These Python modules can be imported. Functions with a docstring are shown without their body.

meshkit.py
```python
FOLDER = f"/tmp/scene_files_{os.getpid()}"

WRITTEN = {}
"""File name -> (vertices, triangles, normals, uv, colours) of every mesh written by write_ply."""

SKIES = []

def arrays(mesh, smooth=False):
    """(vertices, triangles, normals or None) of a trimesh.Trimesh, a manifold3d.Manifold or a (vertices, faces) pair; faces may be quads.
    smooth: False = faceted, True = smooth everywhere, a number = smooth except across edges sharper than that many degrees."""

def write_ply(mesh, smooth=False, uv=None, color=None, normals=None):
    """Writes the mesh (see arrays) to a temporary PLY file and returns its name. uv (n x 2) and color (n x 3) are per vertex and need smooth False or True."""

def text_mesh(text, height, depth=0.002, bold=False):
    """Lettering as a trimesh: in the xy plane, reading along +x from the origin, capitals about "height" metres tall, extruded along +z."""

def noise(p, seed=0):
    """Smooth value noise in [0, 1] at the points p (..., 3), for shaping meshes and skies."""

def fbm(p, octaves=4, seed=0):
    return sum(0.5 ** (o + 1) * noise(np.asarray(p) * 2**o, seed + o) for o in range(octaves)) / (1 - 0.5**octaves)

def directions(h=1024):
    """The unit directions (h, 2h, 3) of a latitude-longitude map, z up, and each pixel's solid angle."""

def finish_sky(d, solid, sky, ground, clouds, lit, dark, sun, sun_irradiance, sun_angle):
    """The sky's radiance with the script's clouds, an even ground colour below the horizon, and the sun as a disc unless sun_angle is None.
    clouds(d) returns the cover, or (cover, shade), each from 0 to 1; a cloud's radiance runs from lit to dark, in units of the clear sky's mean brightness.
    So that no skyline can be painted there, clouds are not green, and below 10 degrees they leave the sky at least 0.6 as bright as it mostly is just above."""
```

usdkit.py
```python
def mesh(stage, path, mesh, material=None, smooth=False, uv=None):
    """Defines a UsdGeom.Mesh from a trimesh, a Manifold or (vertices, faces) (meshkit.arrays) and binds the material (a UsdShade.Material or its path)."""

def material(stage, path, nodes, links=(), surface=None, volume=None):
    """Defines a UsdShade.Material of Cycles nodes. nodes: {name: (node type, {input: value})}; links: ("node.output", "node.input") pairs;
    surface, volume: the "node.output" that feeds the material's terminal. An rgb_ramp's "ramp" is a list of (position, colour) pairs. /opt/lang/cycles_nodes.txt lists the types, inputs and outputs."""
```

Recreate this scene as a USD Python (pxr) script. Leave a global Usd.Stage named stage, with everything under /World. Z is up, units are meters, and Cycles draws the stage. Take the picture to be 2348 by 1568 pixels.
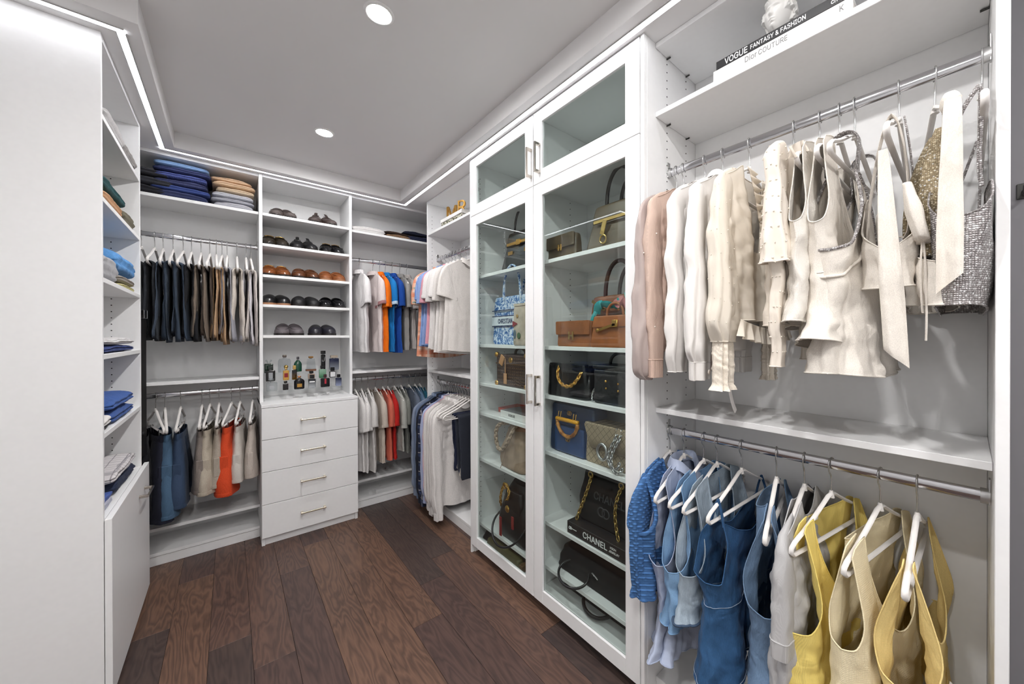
import math, random, numpy as np, trimesh, manifold3d as m3, usdkit, meshkit
from pxr import Usd, UsdGeom, Gf, Sdf, UsdShade
from scipy.spatial import ConvexHull
stage = Usd.Stage.CreateInMemory()
UsdGeom.SetStageUpAxis(stage, UsdGeom.Tokens.z)
UsdGeom.SetStageMetersPerUnit(stage, 1.0)
UsdGeom.Xform.Define(stage, '/World'); UsdGeom.Scope.Define(stage, '/World/Looks')
PI = math.pi
# ---------------------------------------------------------------- camera
EXPOSURE = 1.12
LED_POWER, CAN_POWER = 6.0, 330.0
_f, _yaw, _pit, _rol, _cx, _cy = 839.378, .721735, -.003415, -.0017234, 1265.72, 775.55
F = np.array([math.sin(_yaw) * math.cos(_pit), math.cos(_yaw) * math.cos(_pit), math.sin(_pit)])
R = np.cross(F, [0, 0, 1]); R /= np.linalg.norm(R); U = np.cross(R, F)
R, U = R * math.cos(_rol) + U * math.sin(_rol), U * math.cos(_rol) - R * math.sin(_rol)
cam = UsdGeom.Camera.Define(stage, '/World/camera')
cam.AddTransformOp().Set(Gf.Matrix4d(*R, 0, *U, 0, *(-F), 0, 0, 0, 1.371, 1))
cam.CreateHorizontalApertureAttr(36.0); cam.CreateVerticalApertureAttr(36.0 * 1568 / 2348)
cam.CreateFocalLengthAttr(_f / 2348 * 36)
cam.CreateHorizontalApertureOffsetAttr(-(_cx - 1174) / 2348 * 36)
cam.CreateVerticalApertureOffsetAttr((_cy - 784) / 2348 * 36)
cam.CreateClippingRangeAttr(Gf.Vec2f(.01, 50)); cam.CreateExposureAttr(EXPOSURE)

# ---------------------------------------------------------------- colours and materials
def lin(h):
    if isinstance(h, str):
        c = [int(h[i:i + 2], 16) / 255 for i in (0, 2, 4)]
        return tuple(x / 12.92 if x < .04045 else ((x + .055) / 1.055) ** 2.4 for x in c)
    return tuple(h)
LOOKS = {}
def mat(name, nodes, links, surface='p.BSDF'):
    if name not in LOOKS:
        LOOKS[name] = usdkit.material(stage, '/World/Looks/' + name, nodes, links, surface=surface)
    return LOOKS[name]
def plain(name, col, rough=.5, metal=0., spec=.5, **k):
    return mat(name, {'p': ('principled_bsdf', dict(base_color=lin(col), roughness=rough, metallic=metal, specular_ior_level=spec, **k))}, [])
def glow(name, col, power):
    return mat(name, {'e': ('emission', dict(color=lin(col), strength=power))}, [], 'e.emission')
def cloth(name, col, kind='plain', dark=.84, bump=.16, scale=None, rough=.85, sheen=.05, wrinkle=.35):
    """Woven, knitted or denim cloth: the colour wanders a little between two tones, the relief follows the weave."""
    c = np.array(lin(col)); c2 = c * dark
    n = {'t': ('texture_coordinate', {}), 'r': ('rgb_ramp', dict(ramp=[(.3, tuple(c2)), (.7, tuple(c))])),
         'p': ('principled_bsdf', dict(roughness=rough, specular_ior_level=.25, sheen_weight=sheen, sheen_roughness=.4)), 'b': ('bump', dict(strength=bump, distance=.002)),
         'wm': ('mapping', dict(scale=(1, 1, .6))), 'wn': ('noise_texture', dict(scale=17, detail=3, roughness=.55, distortion=1.2)), 'wb': ('bump', dict(strength=wrinkle, distance=.012))}
    l = [('r.color', 'p.base_color'), ('t.object', 'wm.vector'), ('wm.vector', 'wn.vector'), ('wn.fac', 'wb.height'), ('wb.normal', 'b.normal'), ('b.normal', 'p.normal')]
    if kind == 'denim':
        n['m'] = ('mapping', dict(scale=(1, 1, .18))); n['n'] = ('noise_texture', dict(scale=scale or 420, detail=3, roughness=.7)); n['n2'] = ('noise_texture', dict(scale=14, detail=4, roughness=.7))
        n['x'] = ('mix', dict(mix_type='mix', fac=.5))
        l += [('t.object', 'm.vector'), ('m.vector', 'n.vector'), ('t.object', 'n2.vector'), ('n.color', 'x.color1'), ('n2.color', 'x.color2'), ('x.color', 'r.fac'), ('n.fac', 'b.height')]
    elif kind in ('knit', 'rib', 'chunky'):
        s = scale or {'knit': 150, 'rib': 60, 'chunky': 28}[kind]
        n['w'] = ('wave_texture', dict(wave_type='bands', bands_direction='x' if kind != 'chunky' else 'diagonal', profile='sine', scale=s, distortion=1.5 if kind != 'rib' else .4, detail=1))
        n['w2'] = ('wave_texture', dict(wave_type='bands', bands_direction='z', profile='sine', scale=s * .8, distortion=1.))
        n['x'] = ('mix', dict(mix_type='multiply', fac=.0 if kind == 'rib' else 1.))
        l += [('t.object', 'w.vector'), ('t.object', 'w2.vector'), ('w.color', 'x.color1'), ('w2.color', 'x.color2'), ('x.color', 'r.fac'), ('x.color', 'b.height')]
    else:
        n['n'] = ('noise_texture', dict(scale=scale or 260, detail=2)); l += [('t.object', 'n.vector'), ('n.fac', 'r.fac'), ('n.fac', 'b.height')]
    return mat(name, n, l)
def pattern(name, nodes, links, rough=.8, bump=None):
    """Printed or woven pattern: `nodes` must offer a colour at 'out.color' or given in links to p.base_color; object coordinates come from 't'."""
    n = {'t': ('texture_coordinate', {}), 'p': ('principled_bsdf', dict(roughness=rough, specular_ior_level=.3))}
    n.update(nodes)
    return mat(name, n, links)
def plaid(name, base, bands, rough=.85):
    """bands: (axis, frequency per metre, width 0-1, phase, colour): woven stripes crossing."""
    n = {'s': ('separate_xyz', {}), 'c0': ('color', dict(value=lin(base)))}; l = [('t.object', 's.vector')]; last = 'c0.color'
    for i, (ax, fr, wd, ph, col) in enumerate(bands):
        n[f'm{i}'] = ('math', dict(math_type='multiply_add', value2=float(fr), value3=float(ph))); n[f'f{i}'] = ('math', dict(math_type='fraction'))
        n[f'q{i}'] = ('math', dict(math_type='less_than', value2=float(wd))); n[f'h{i}'] = ('math', dict(math_type='multiply', value2=.62)); n[f'x{i}'] = ('mix', dict(mix_type='mix', color2=lin(col)))
        l += [(f's.{ax}', f'm{i}.value1'), (f'm{i}.value', f'f{i}.value1'), (f'f{i}.value', f'q{i}.value1'), (f'q{i}.value', f'h{i}.value1'), (f'h{i}.value', f'x{i}.fac'), (last, f'x{i}.color1')]; last = f'x{i}.color'
    return pattern(name, n, l + [(last, 'p.base_color')], rough)
WHITE = mat('white_melamine', {'t': ('geometry', {}), 'n': ('noise_texture', dict(scale=60, detail=2)), 'r': ('rgb_ramp', dict(ramp=[(.3, lin('f1f1f1')), (.7, lin('f3f3f3'))])),
    'p': ('principled_bsdf', dict(roughness=.42, specular_ior_level=.4)), },
    [('t.position', 'n.vector'), ('n.fac', 'r.fac'), ('r.color', 'p.base_color')])
WALLP = mat('white_wall_paint', {'t': ('geometry', {}), 'n': ('noise_texture', dict(scale=180, detail=2)), 'p': ('principled_bsdf', dict(base_color=lin('ececec'), roughness=.7, specular_ior_level=.2)), 'b': ('bump', dict(strength=.05, distance=.001))},
    [('t.position', 'n.vector'), ('n.fac', 'b.height'), ('b.normal', 'p.normal')])
CEILP = plain('ceiling_paint', 'f0efef', .9, spec=.1)
GREYP = plain('grey_wall_paint', '88868a', .8, spec=.15)
CHROME = plain('chrome', 'c9c9cc', .12, 1.)
NICKEL = plain('brushed_nickel', 'cdc6bd', .25, 1.)
GOLD = plain('polished_gold', 'd9a95a', .22, 1.)
GOLDP = plain('pale_gold', 'cdae6b', .3, 1.)
SILVER = plain('silver_metal', 'c8c8c8', .25, 1.)
BLACKP = plain('black_hole', '141414', .7)
DARKM = plain('dark_metal', '4a4a48', .4, .8)
def clear(name, tint, k=.5, rough=0.):
    """A see-through sheet: transparent, with a mirror part that grows towards grazing view; half of it on each face."""
    return mat(name, {'a': ('transparent_bsdf', dict(color=tint)), 'g': ('glossy_bsdf', dict(color=(1, 1, 1), roughness=rough)), 'w': ('layer_weight', dict(blend=.5)), 'q': ('math', dict(math_type='power', value2=4.5)),
        'f': ('math', dict(math_type='multiply_add', value2=.85 * k, value3=.045 * k)), 'm': ('mix_closure', {})},
        [('w.facing', 'q.value1'), ('q.value', 'f.value1'), ('f.value', 'm.fac'), ('a.BSDF', 'm.closure1'), ('g.BSDF', 'm.closure2')], 'm.closure')
PANE = clear('clear_pane', (.90, .935, .922), .62)
ACRYL = clear('clear_acrylic', (.985, .99, .99), .4, .02)

# ---------------------------------------------------------------- scene graph helpers
USED = {}
def numbered(parent, name):
    k = USED.setdefault(parent, {}); n = k.get(name, 0); k[name] = n + 1
    return f'{parent}/{name}' + (f'_{n:03d}' if n else '')
def keys(p, **k):
    p = p.GetPrim() if hasattr(p, 'GetPrim') else p
    for a, v in k.items():
        if v: p.SetCustomDataByKey(a, v)
    return p
def thing(name, label, cat, loc=(0, 0, 0), rz=0, group=None, rx=0, ry=0):
    x = UsdGeom.Xform.Define(stage, numbered('/World', name)); x.AddTranslateOp().Set(Gf.Vec3d(*map(float, loc)))
    if rz: x.AddRotateZOp().Set(float(math.degrees(rz)))
    if ry: x.AddRotateYOp().Set(float(math.degrees(ry)))
    if rx: x.AddRotateXOp().Set(float(math.degrees(rx)))
    return keys(x, label=label, category=cat, group=group)
def obj(parent, name, mesh, m, smooth=35, **k):
    base = '/World' if parent is None else str(parent.GetPath())
    p = usdkit.mesh(stage, numbered(base, name), mesh, m, smooth=smooth)
    return keys(p, **k)
def setting(name, mesh, m, parent=None, **k):
    return obj(parent, name, mesh, m, False, **({} if parent else dict(kind='structure')), **k)
def copy_of(src, label, loc, rz=0, group=None):
    was = src.GetCustomData()
    x = UsdGeom.Xform.Define(stage, numbered('/World', src.GetName().rstrip('0123456789').rstrip('_'))); p = x.GetPrim()
    p.GetReferences().AddInternalReference(src.GetPath())
    x.ClearXformOpOrder()
    x.AddTranslateOp().Set(Gf.Vec3d(*map(float, loc))); x.AddRotateZOp().Set(float(math.degrees(rz))); p.SetInstanceable(True)
    return keys(p, label=label, category=was['category'], group=group or was.get('group'))

# ---------------------------------------------------------------- mesh helpers
def cat(*ms):
    vs, fs, n = [], [], 0
    for v, f in ms:
        vs.append(v); fs.append(np.asarray(f) + n); n += len(v)
    return np.vstack(vs), np.vstack(fs)
def tri(f):
    f = np.asarray(f)
    return np.vstack([f[:, [0, 1, 2]], f[:, [0, 2, 3]]]) if f.shape[1] == 4 else f
_c = np.array([[x, y, z] for x in (-1, 1) for y in (-1, 1) for z in (-1, 1)], float)
def _cham():
    pts = []
    for s in _c:
        for a in range(3):
            k = np.full(3, .2); k[a] = 0; pts.append(s * (1 - k))
    pts = np.array(pts); h = ConvexHull(pts); f = h.simplices.copy()
    for i, t in enumerate(f):
        if np.dot(np.cross(pts[t[1]] - pts[t[0]], pts[t[2]] - pts[t[0]]), h.equations[i, :3]) < 0: f[i] = t[::-1]
    return f
CHF = _cham()
def box(x0, x1, y0, y1, z0, z1, b=.0012):
    lo, hi = np.minimum([x0, y0, z0], [x1, y1, z1]), np.maximum([x0, y0, z0], [x1, y1, z1])
    c, h = (lo + hi) / 2, (hi - lo) / 2; b = min(b, h.min() * .45); v = []
    for s in _c:
        for a in range(3):
            k = np.full(3, b); k[a] = 0; v.append(c + s * (h - k))
    return np.array(v), CHF
def rot(m, rx=0, ry=0, rz=0, t=(0, 0, 0), s=1.):
    v, f = m; v = np.asarray(v, float) * s
    for a, ang in ((0, rx), (1, ry), (2, rz)):
        if ang:
            c, d = math.cos(ang), math.sin(ang); i, j = [(1, 2), (2, 0), (0, 1)][a]
            w = v.copy(); w[:, i] = c * v[:, i] - d * v[:, j]; w[:, j] = d * v[:, i] + c * v[:, j]; v = w
    return v + np.asarray(t, float), f
def grid(P, closed_u=True, caps=False):
    """P: rows x columns x 3; closed_u joins the last column to the first; faces outward when columns run counter-clockwise seen from the row direction."""
    n, k = P.shape[:2]; v = P.reshape(-1, 3); i = np.arange(n - 1)[:, None] * k; j = np.arange(k if closed_u else k - 1)[None]
    a = (i + j).ravel(); b = (i + (j + 1) % k).ravel()
    f = np.stack([a, b, b + k, a + k], 1); f = np.vstack([f[:, [0, 1, 2]], f[:, [0, 2, 3]]])
    if caps:
        c0, c1 = len(v), len(v) + 1; v = np.vstack([v, P[0].mean(0), P[-1].mean(0)]); q = np.arange(k); r = (q + 1) % k
        f = np.vstack([f, np.stack([np.full(k, c0), r, q], 1), np.stack([np.full(k, c1), q + (n - 1) * k, r + (n - 1) * k], 1)])
    return v, f
def frames(p, closed=False):
    p = np.asarray(p, float)
    t = (np.roll(p, -1, 0) - np.roll(p, 1, 0)) if closed else np.gradient(p, axis=0)
    t /= np.maximum(np.linalg.norm(t, axis=1, keepdims=True), 1e-12)
    a = np.array([0, 0, 1.]) if abs(t[0, 2]) < .9 else np.array([1., 0, 0]); n = []; u = np.cross(t[0], a); u /= np.linalg.norm(u)
    for k in range(len(p)):
        u = u - t[k] * (u @ t[k]); u /= max(np.linalg.norm(u), 1e-12); n.append(u)
    n = np.array(n)
    return t, n, np.cross(t, n)
def tube(p, r, k=8, closed=False, caps=True, flat=1.):
    p = np.asarray(p, float); t, n, b = frames(p, closed); r = np.broadcast_to(r, len(p))[:, None, None]
    a = np.linspace(0, 2 * PI, k, endpoint=False)
    P = p[:, None] + r * (np.cos(a)[None, :, None] * n[:, None] + flat * np.sin(a)[None, :, None] * b[:, None])
    if closed:
        P = np.concatenate([P, P[:1]]); return grid(P, True, False)
    return grid(P, True, caps)
def spline(pts, n=24):
    from scipy.interpolate import CubicSpline, PchipInterpolator
    pts = np.asarray(pts, float); d = np.r_[0, np.cumsum(np.linalg.norm(np.diff(pts, axis=0), axis=1))]
    return CubicSpline(d, pts)(np.linspace(0, d[-1], n)) if len(pts) > 2 else np.linspace(pts[0], pts[-1], n)
def lathe(prof, k=24, sx=1., sy=1.):
    prof = np.asarray(prof, float); a = np.linspace(0, 2 * PI, k, endpoint=False)
    P = np.stack([prof[:, :1] * np.cos(a) * sx, prof[:, :1] * np.sin(a) * sy, np.repeat(prof[:, 1:], k, 1)], -1)
    return grid(P, True, True)
def rbox(sx, sy, sz, r, k=4):
    """Rounded box, base at z = 0, centred in x and y; grid of a superellipsoid-like hull."""
    r = min(r, sx / 2.01, sy / 2.01, sz / 2.01); a = np.linspace(0, PI / 2, k + 1); ring = []
    for q in range(4):
        cx, cy = [(1, 1), (-1, 1), (-1, -1), (1, -1)][q]
        for t in a: ring.append((cx * (sx / 2 - r), cy * (sy / 2 - r), math.cos(t + q * PI / 2), math.sin(t + q * PI / 2)))
    ring = np.array(ring); rows = []
    for z0, ph in [(r, t) for t in np.linspace(-PI / 2, 0, k + 1)] + [(sz - r, t) for t in np.linspace(0, PI / 2, k + 1)]:
        c = max(math.cos(ph), 1e-3); rows.append(np.c_[ring[:, 0] + ring[:, 2] * r * c, ring[:, 1] + ring[:, 3] * r * c, np.full(len(ring), z0 + r * math.sin(ph))])
    return grid(np.array(rows), True, True)
def ball(r, c=(0, 0, 0), k=10, sz=1.):
    ph = np.linspace(-PI / 2, PI / 2, k); m = lathe(np.c_[np.maximum(np.cos(ph), 1e-4) * r, np.sin(ph) * r * sz], 2 * k)
    return m[0] + np.asarray(c, float), m[1]
def torus(R_, r, c=(0, 0, 0), axis='y', k=24, j=8, sz=1.):
    a = np.linspace(0, 2 * PI, k, endpoint=False); z = np.zeros(k); p = np.c_[np.cos(a) * R_, z, np.sin(a) * R_ * sz]
    if axis == 'z': p = p[:, [0, 2, 1]]
    if axis == 'x': p = p[:, [1, 0, 2]]
    return tube(p + np.asarray(c), r, j, True)
def fbm(p, s, seed=0, o=3): return meshkit.fbm(np.asarray(p) * s + 37.3 * seed + 100, o, seed) * 2 - 1
def text(t, h, depth=.0015, bold=False):
    m = meshkit.text_mesh(t, h, depth, bold); return np.array(m.vertices), np.array(m.faces)
def textw(m): return m[0][:, 0].max()
# ================================================================ THE ROOM
XL, XR_, YB, YF, ZC, ZS = -1.4, 1.56, 3.55, -1.3, 2.59, 2.495
OAK = []
for i, (a, b) in enumerate([('3f3230', '604a43'), ('463733', '6c5247'), ('3a302f', '54453f'), ('4d3b33', '785b4b')]):
    OAK.append(mat(f'oak_plank_{i}', {'g': ('geometry', {}), 'o': ('object_info', {}), 'k': ('math', dict(math_type='multiply', value2=37.)), 'cx': ('combine_xyz', {}), 'ad': ('vector_math', dict(math_type='add')),
        'm': ('mapping', dict(scale=(7., 1.15, 1.))), 'n': ('noise_texture', dict(scale=1.4, detail=3, roughness=.5, distortion=.3)), 'w': ('math', dict(math_type='multiply', value2=26.)), 'f': ('math', dict(math_type='pingpong', value2=1.)),
        'm2': ('mapping', dict(scale=(90., 2.5, 1.))), 'n2': ('noise_texture', dict(scale=3.0, detail=5, roughness=.75)), 'n3': ('noise_texture', dict(scale=2.2, detail=3)),
        'x': ('mix', dict(mix_type='mix', fac=.55)), 'x2': ('mix', dict(mix_type='mix', fac=.35)), 'r': ('rgb_ramp', dict(ramp=[(.28, lin(a)), (.72, lin(b))])), 'b': ('bump', dict(strength=.22, distance=.0015)), 'p': ('principled_bsdf', dict(roughness=.42, specular_ior_level=.35))},
        [('o.random', 'k.value1'), ('k.value', 'cx.x'), ('k.value', 'cx.y'), ('g.position', 'ad.vector1'), ('cx.vector', 'ad.vector2'), ('ad.vector', 'm.vector'), ('m.vector', 'n.vector'), ('n.fac', 'w.value1'), ('w.value', 'f.value1'),
         ('ad.vector', 'm2.vector'), ('m2.vector', 'n2.vector'), ('ad.vector', 'n3.vector'), ('f.value', 'x.color1'), ('n2.color', 'x.color2'), ('x.color', 'x2.color1'), ('n3.color', 'x2.color2'), ('x2.color', 'r.fac'), ('r.color', 'p.base_color'), ('x.color', 'b.height'), ('b.normal', 'p.normal')]))
GAP = plain('plank_joint', '1d1614', .9)
floor = setting('floor', box(XL, XR_, YF, YB, -.03, -.002, 0), GAP)
rng = np.random.default_rng(5)
JOINTS = {-2: (2.487,), -1: (2.893, 1.25), 0: (2.186, .6), 1: (1.944, 3.3), 2: (2.62, .9), 3: (2.88, 1.1), 4: (2.366, .75), 5: (1.724, .1), 6: (1.998, .45), 7: (2.19, .95), 8: (1.3, 2.9)}
for k in range(-9, 12):
    x0 = -.074 + .1435 * k; x1 = x0 + .1435
    if x1 < XL or x0 > XR_: continue
    cuts = sorted([YF, YB] + list(JOINTS.get(k + 0, (float(rng.uniform(.2, 2.5)),))) + [float(rng.uniform(-1.1, -.2))])
    for a, b in zip(cuts[:-1], cuts[1:]):
        setting('floorboard', box(max(x0, XL) + .0006, min(x1, XR_) - .0006, a + .0006, b - .0006, -.004, 0, .0012), OAK[int(rng.integers(0, 4))], floor)
setting('ceiling', box(XL, XR_, YF, YB, ZC, ZC + .05, 0), CEILP)
setting('wall_back', box(XL, XR_, YB, YB + .05, 0, ZC, 0), WALLP)
setting('wall_right', box(XR_, XR_ + .05, YF, YB, 0, ZC, 0), GREYP)
setting('wall_left', cat(box(XL - .05, XL, YF, 2.12, 0, ZC, 0), box(XL, -.68, 2.12, 2.17, 0, ZC, 0), box(-.73, -.68, 2.12, YB, 0, ZC, 0)), WALLP)
setting('wall_front', box(XL, XR_, YF - .05, YF, 0, ZC, 0), WALLP)
SOFF = plain('soffit_paint', 'efeeee', .6, spec=.3)
setting('trim_1', box(1.064, XR_, YF, 3.10, ZS, ZC, .001), SOFF)
setting('trim_2', box(-.243, XR_, 3.10, YB, ZS, ZC, .001), SOFF)
setting('trim_3', box(XL, -.243, 1.97, YB, ZS, ZC, .001), SOFF)
# LED channels under the soffit: aluminium channel with an opal diffuser
LED = glow('led_diffuser', 'f9faff', LED_POWER)
ALU = plain('aluminium_channel', 'c9c9c9', .35, .8)
def led(label, a, b, w=.021):
    (xa, ya), (xb, yb) = a, b; cx, cy = (xa + xb) / 2, (ya + yb) / 2
    t = thing('led_strip', label, 'light strip', (cx, cy, ZS - .001), group='light strips under the soffit')
    lx, ly = abs(xb - xa) / 2, abs(yb - ya) / 2
    hx, hy = (max(lx, w / 2), max(ly, w / 2))
    obj(t, 'diffuser', box(-hx, hx, -hy, hy, -.0035, 0, .0005), LED, False)
    e = .0025
    for s in (-1, 1):
        obj(t, 'channel_lip', box(-hx, hx, s * hy, s * (hy + e), -.003, .001, .0003) if lx > ly else box(s * hx, s * (hx + e), -hy, hy, -.003, .001, .0003), ALU, False)
led('long white light strip above the glass-door cabinet', (1.1195, YF + .05), (1.1195, 3.1445))
led('white light strip above the drawer tower and trousers', (-.297 - .0105, 3.157), (1.13, 3.157))
led('white light strip above the folded clothes on the left', (-.297, 2.0575), (-.297, 3.1445))
led('short white light strip at the top of the tall plain end panel', (XL + .05, 2.047), (-.2865, 2.047))
# recessed ceiling downlights
CANG = glow('downlight_lens', 'fefcfb', CAN_POWER)
for i, (x, y, lb) in enumerate([(.426, 2.531, 'round recessed ceiling light nearest the drawer tower'), (.426, 1.466, 'round recessed ceiling light nearest the top edge of the picture'), (.426, .40, 'round recessed ceiling light above the camera'),
        (.426, -.67, 'round recessed ceiling light behind the camera'), (-.28, .12, 'round recessed ceiling light above and left of the camera'), (-.28, -.7, 'round recessed ceiling light behind and left of the camera')]):
    t = thing('downlight', lb, 'ceiling light', (x, y, ZC), group='recessed ceiling lights')
    a = np.linspace(0, 2 * PI, 41)[:-1]
    obj(t, 'trim_ring', rot(lathe([(.041, -.001), (.041, -.004), (.046, -.006), (.053, -.0035), (.054, 0)], 40), 0), plain('light_trim_white', 'f2f2f2', .4), 60)
    obj(t, 'lens', lathe([(.0005, -.0035), (.041, -.0035), (.041, -.001), (.0005, -.001)], 40), CANG, False)

# ================================================================ CABINETS
T = .019
def pins(parent, rows, side):
    """Rows of dark shelf-pin holes: rows = [(x, y, axis)] columns on a panel face."""
    ms = []
    for (x, y, ax, z0, z1) in rows:
        for z in np.arange(z0, z1, .032):
            d = rot(lathe([(.0005, 0), (.0026, 0), (.0026, .0006), (.0005, .0006)], 8), **({'rx': PI / 2 * side} if ax == 'y' else {'ry': PI / 2 * side}))
            ms.append((d[0] + [x, y, z], d[1]))
    obj(parent, 'shelf_pin_holes', cat(*ms), BLACKP, False, kind='stuff')
def bar_handle(parent, p, axis, out, L, m=NICKEL, r=.005, name='handle'):
    """Square bar pull: two posts and a bar; axis: direction of the bar, out: direction away from the face."""
    p, axis, out = np.asarray(p, float), np.asarray(axis, float), np.asarray(out, float); side = np.cross(axis, out); ms = []
    def bb(c, l, o, s):
        v, f = box(-l / 2, l / 2, -o / 2, o / 2, -s / 2, s / 2, .0012)
        return v[:, :1] * axis + v[:, 1:2] * out + v[:, 2:] * side + c, f
    for s in (-1, 1): ms.append(bb(p + axis * s * (L / 2 - .008) + out * .014, .013, .028, .013))
    ms.append(bb(p + out * .03, L, .008, .009))
    return obj(parent, name, cat(*ms), m, False)
def rod(parent, a, b, m=CHROME):
    a, b = np.asarray(a, float), np.asarray(b, float); d = b - a; L = np.linalg.norm(d); ux = d / L; side = np.cross(ux, [0, 0, 1])
    an = np.linspace(0, 2 * PI, 20, endpoint=False)
    ring = np.c_[.0075 * np.sign(np.cos(an)) * np.abs(np.cos(an)) ** .8, .015 * np.sin(an)]
    P = np.array([a + ux * t + ring[:, :1] * side + ring[:, 1:] * np.array([0, 0, 1]) for t in np.linspace(.002, L - .002, 2)])
    o = obj(parent, 'hanging_rod', grid(P, True, True), m, 50)
    for e, s in ((a, 1), (b, -1)):
        r2 = ring * [1.45, 1.2]
        P = np.array([e + ux * s * t + r2[:, :1] * side + r2[:, 1:] * np.array([0, 0, 1]) for t in (.0005, .016)])
        v, f = box(-.009, .009, -.0015, .0015, -.018, .042, .001)
        pl = (v[:, :1] * side + v[:, 1:2] * ux + v[:, 2:] * np.array([0, 0, 1]) + e + ux * s * .002, f)
        obj(o, 'rod_bracket', cat(grid(P, True, True), pl), SILVER, 40)
def carcass_x(t, x0, x1, yf, yb, shelves, zt=ZS, kick=None, panels=(True, True), shelf_yf=None, zb=0):
    """Unit on the back wall: side panels at x0 and x1, shelves by the z of their lower faces."""
    if panels[0]: obj(t, 'side_panel', box(x0, x0 + T, yf, yb, zb, zt), WHITE, False)
    if panels[1]: obj(t, 'side_panel', box(x1 - T, x1, yf, yb, zb, zt), WHITE, False)
    a, b = x0 + (T if panels[0] else 0), x1 - (T if panels[1] else 0)
    obj(t, 'back_panel', box(a, b, yb - .008, yb, zb, zt), WHITE, False)
    for z in shelves: obj(t, 'shelf', box(a + .0006, b - .0006, shelf_yf or yf + .001, yb - .009, z, z + T), WHITE, False)
    obj(t, 'top_panel', box(a + .0006, b - .0006, yf + .0005, yb - .009, zt - T, zt - .0005), WHITE, False)
    if kick: obj(t, 'toe_kick', box(a + .001, b - .001, kick, kick + .016, 0, .056), WHITE, False)
YFRONT, YBK = 3.215, 3.53
# back wall, left hanging bay
t = thing('hanging_unit', 'white open hanging bay on the back wall left of the drawer tower', 'wardrobe', group='open hanging bays'); HU1 = t
carcass_x(t, -.66, .152, YFRONT, YBK, (.058, .207, 1.083, 2.215), kick=3.222, panels=(True, False))
rod(t, (-.64, 3.31, 2.005), (.151, 3.31, 2.005)); rod(t, (-.64, 3.31, 1.014), (.151, 3.31, 1.014))
# drawer tower
t = thing('drawer_tower', 'white drawer tower with shoe shelves above four drawers', 'drawer unit'); DT = t
carcass_x(t, .152, .724, YFRONT - .012, YBK, (1.368, 1.582, 1.788, 2.002, 2.212))
obj(t, 'lower_side', box(.152, .171, 3.056, YFRONT - .013, 0, .908), WHITE, False); obj(t, 'lower_side', box(.705, .724, 3.056, YFRONT - .013, 0, .908), WHITE, False)
obj(t, 'counter_top', box(.152, .724, 3.038, YBK - .009, .9085, .9275), WHITE, False)
obj(t, 'toe_kick', box(.1715, .7045, 3.068, 3.084, 0, .05), WHITE, False)
for i, (z0, z1) in enumerate([(.7005, .906), (.4895, .6975), (.2755, .4865), (.056, .2725)]):
    d = obj(t, 'drawer', box(.1535, .7225, 3.037, 3.0555, z0, z1), WHITE, False, label=['top', 'second', 'third', 'bottom'][i] + ' plain white drawer front')
    bar_handle(d, (.436, 3.037, (z0 + z1) / 2 + .003), (1, 0, 0), (0, -1, 0), .15, plain('satin_brass_nickel', 'd8d0c0', .3, 1.))
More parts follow.
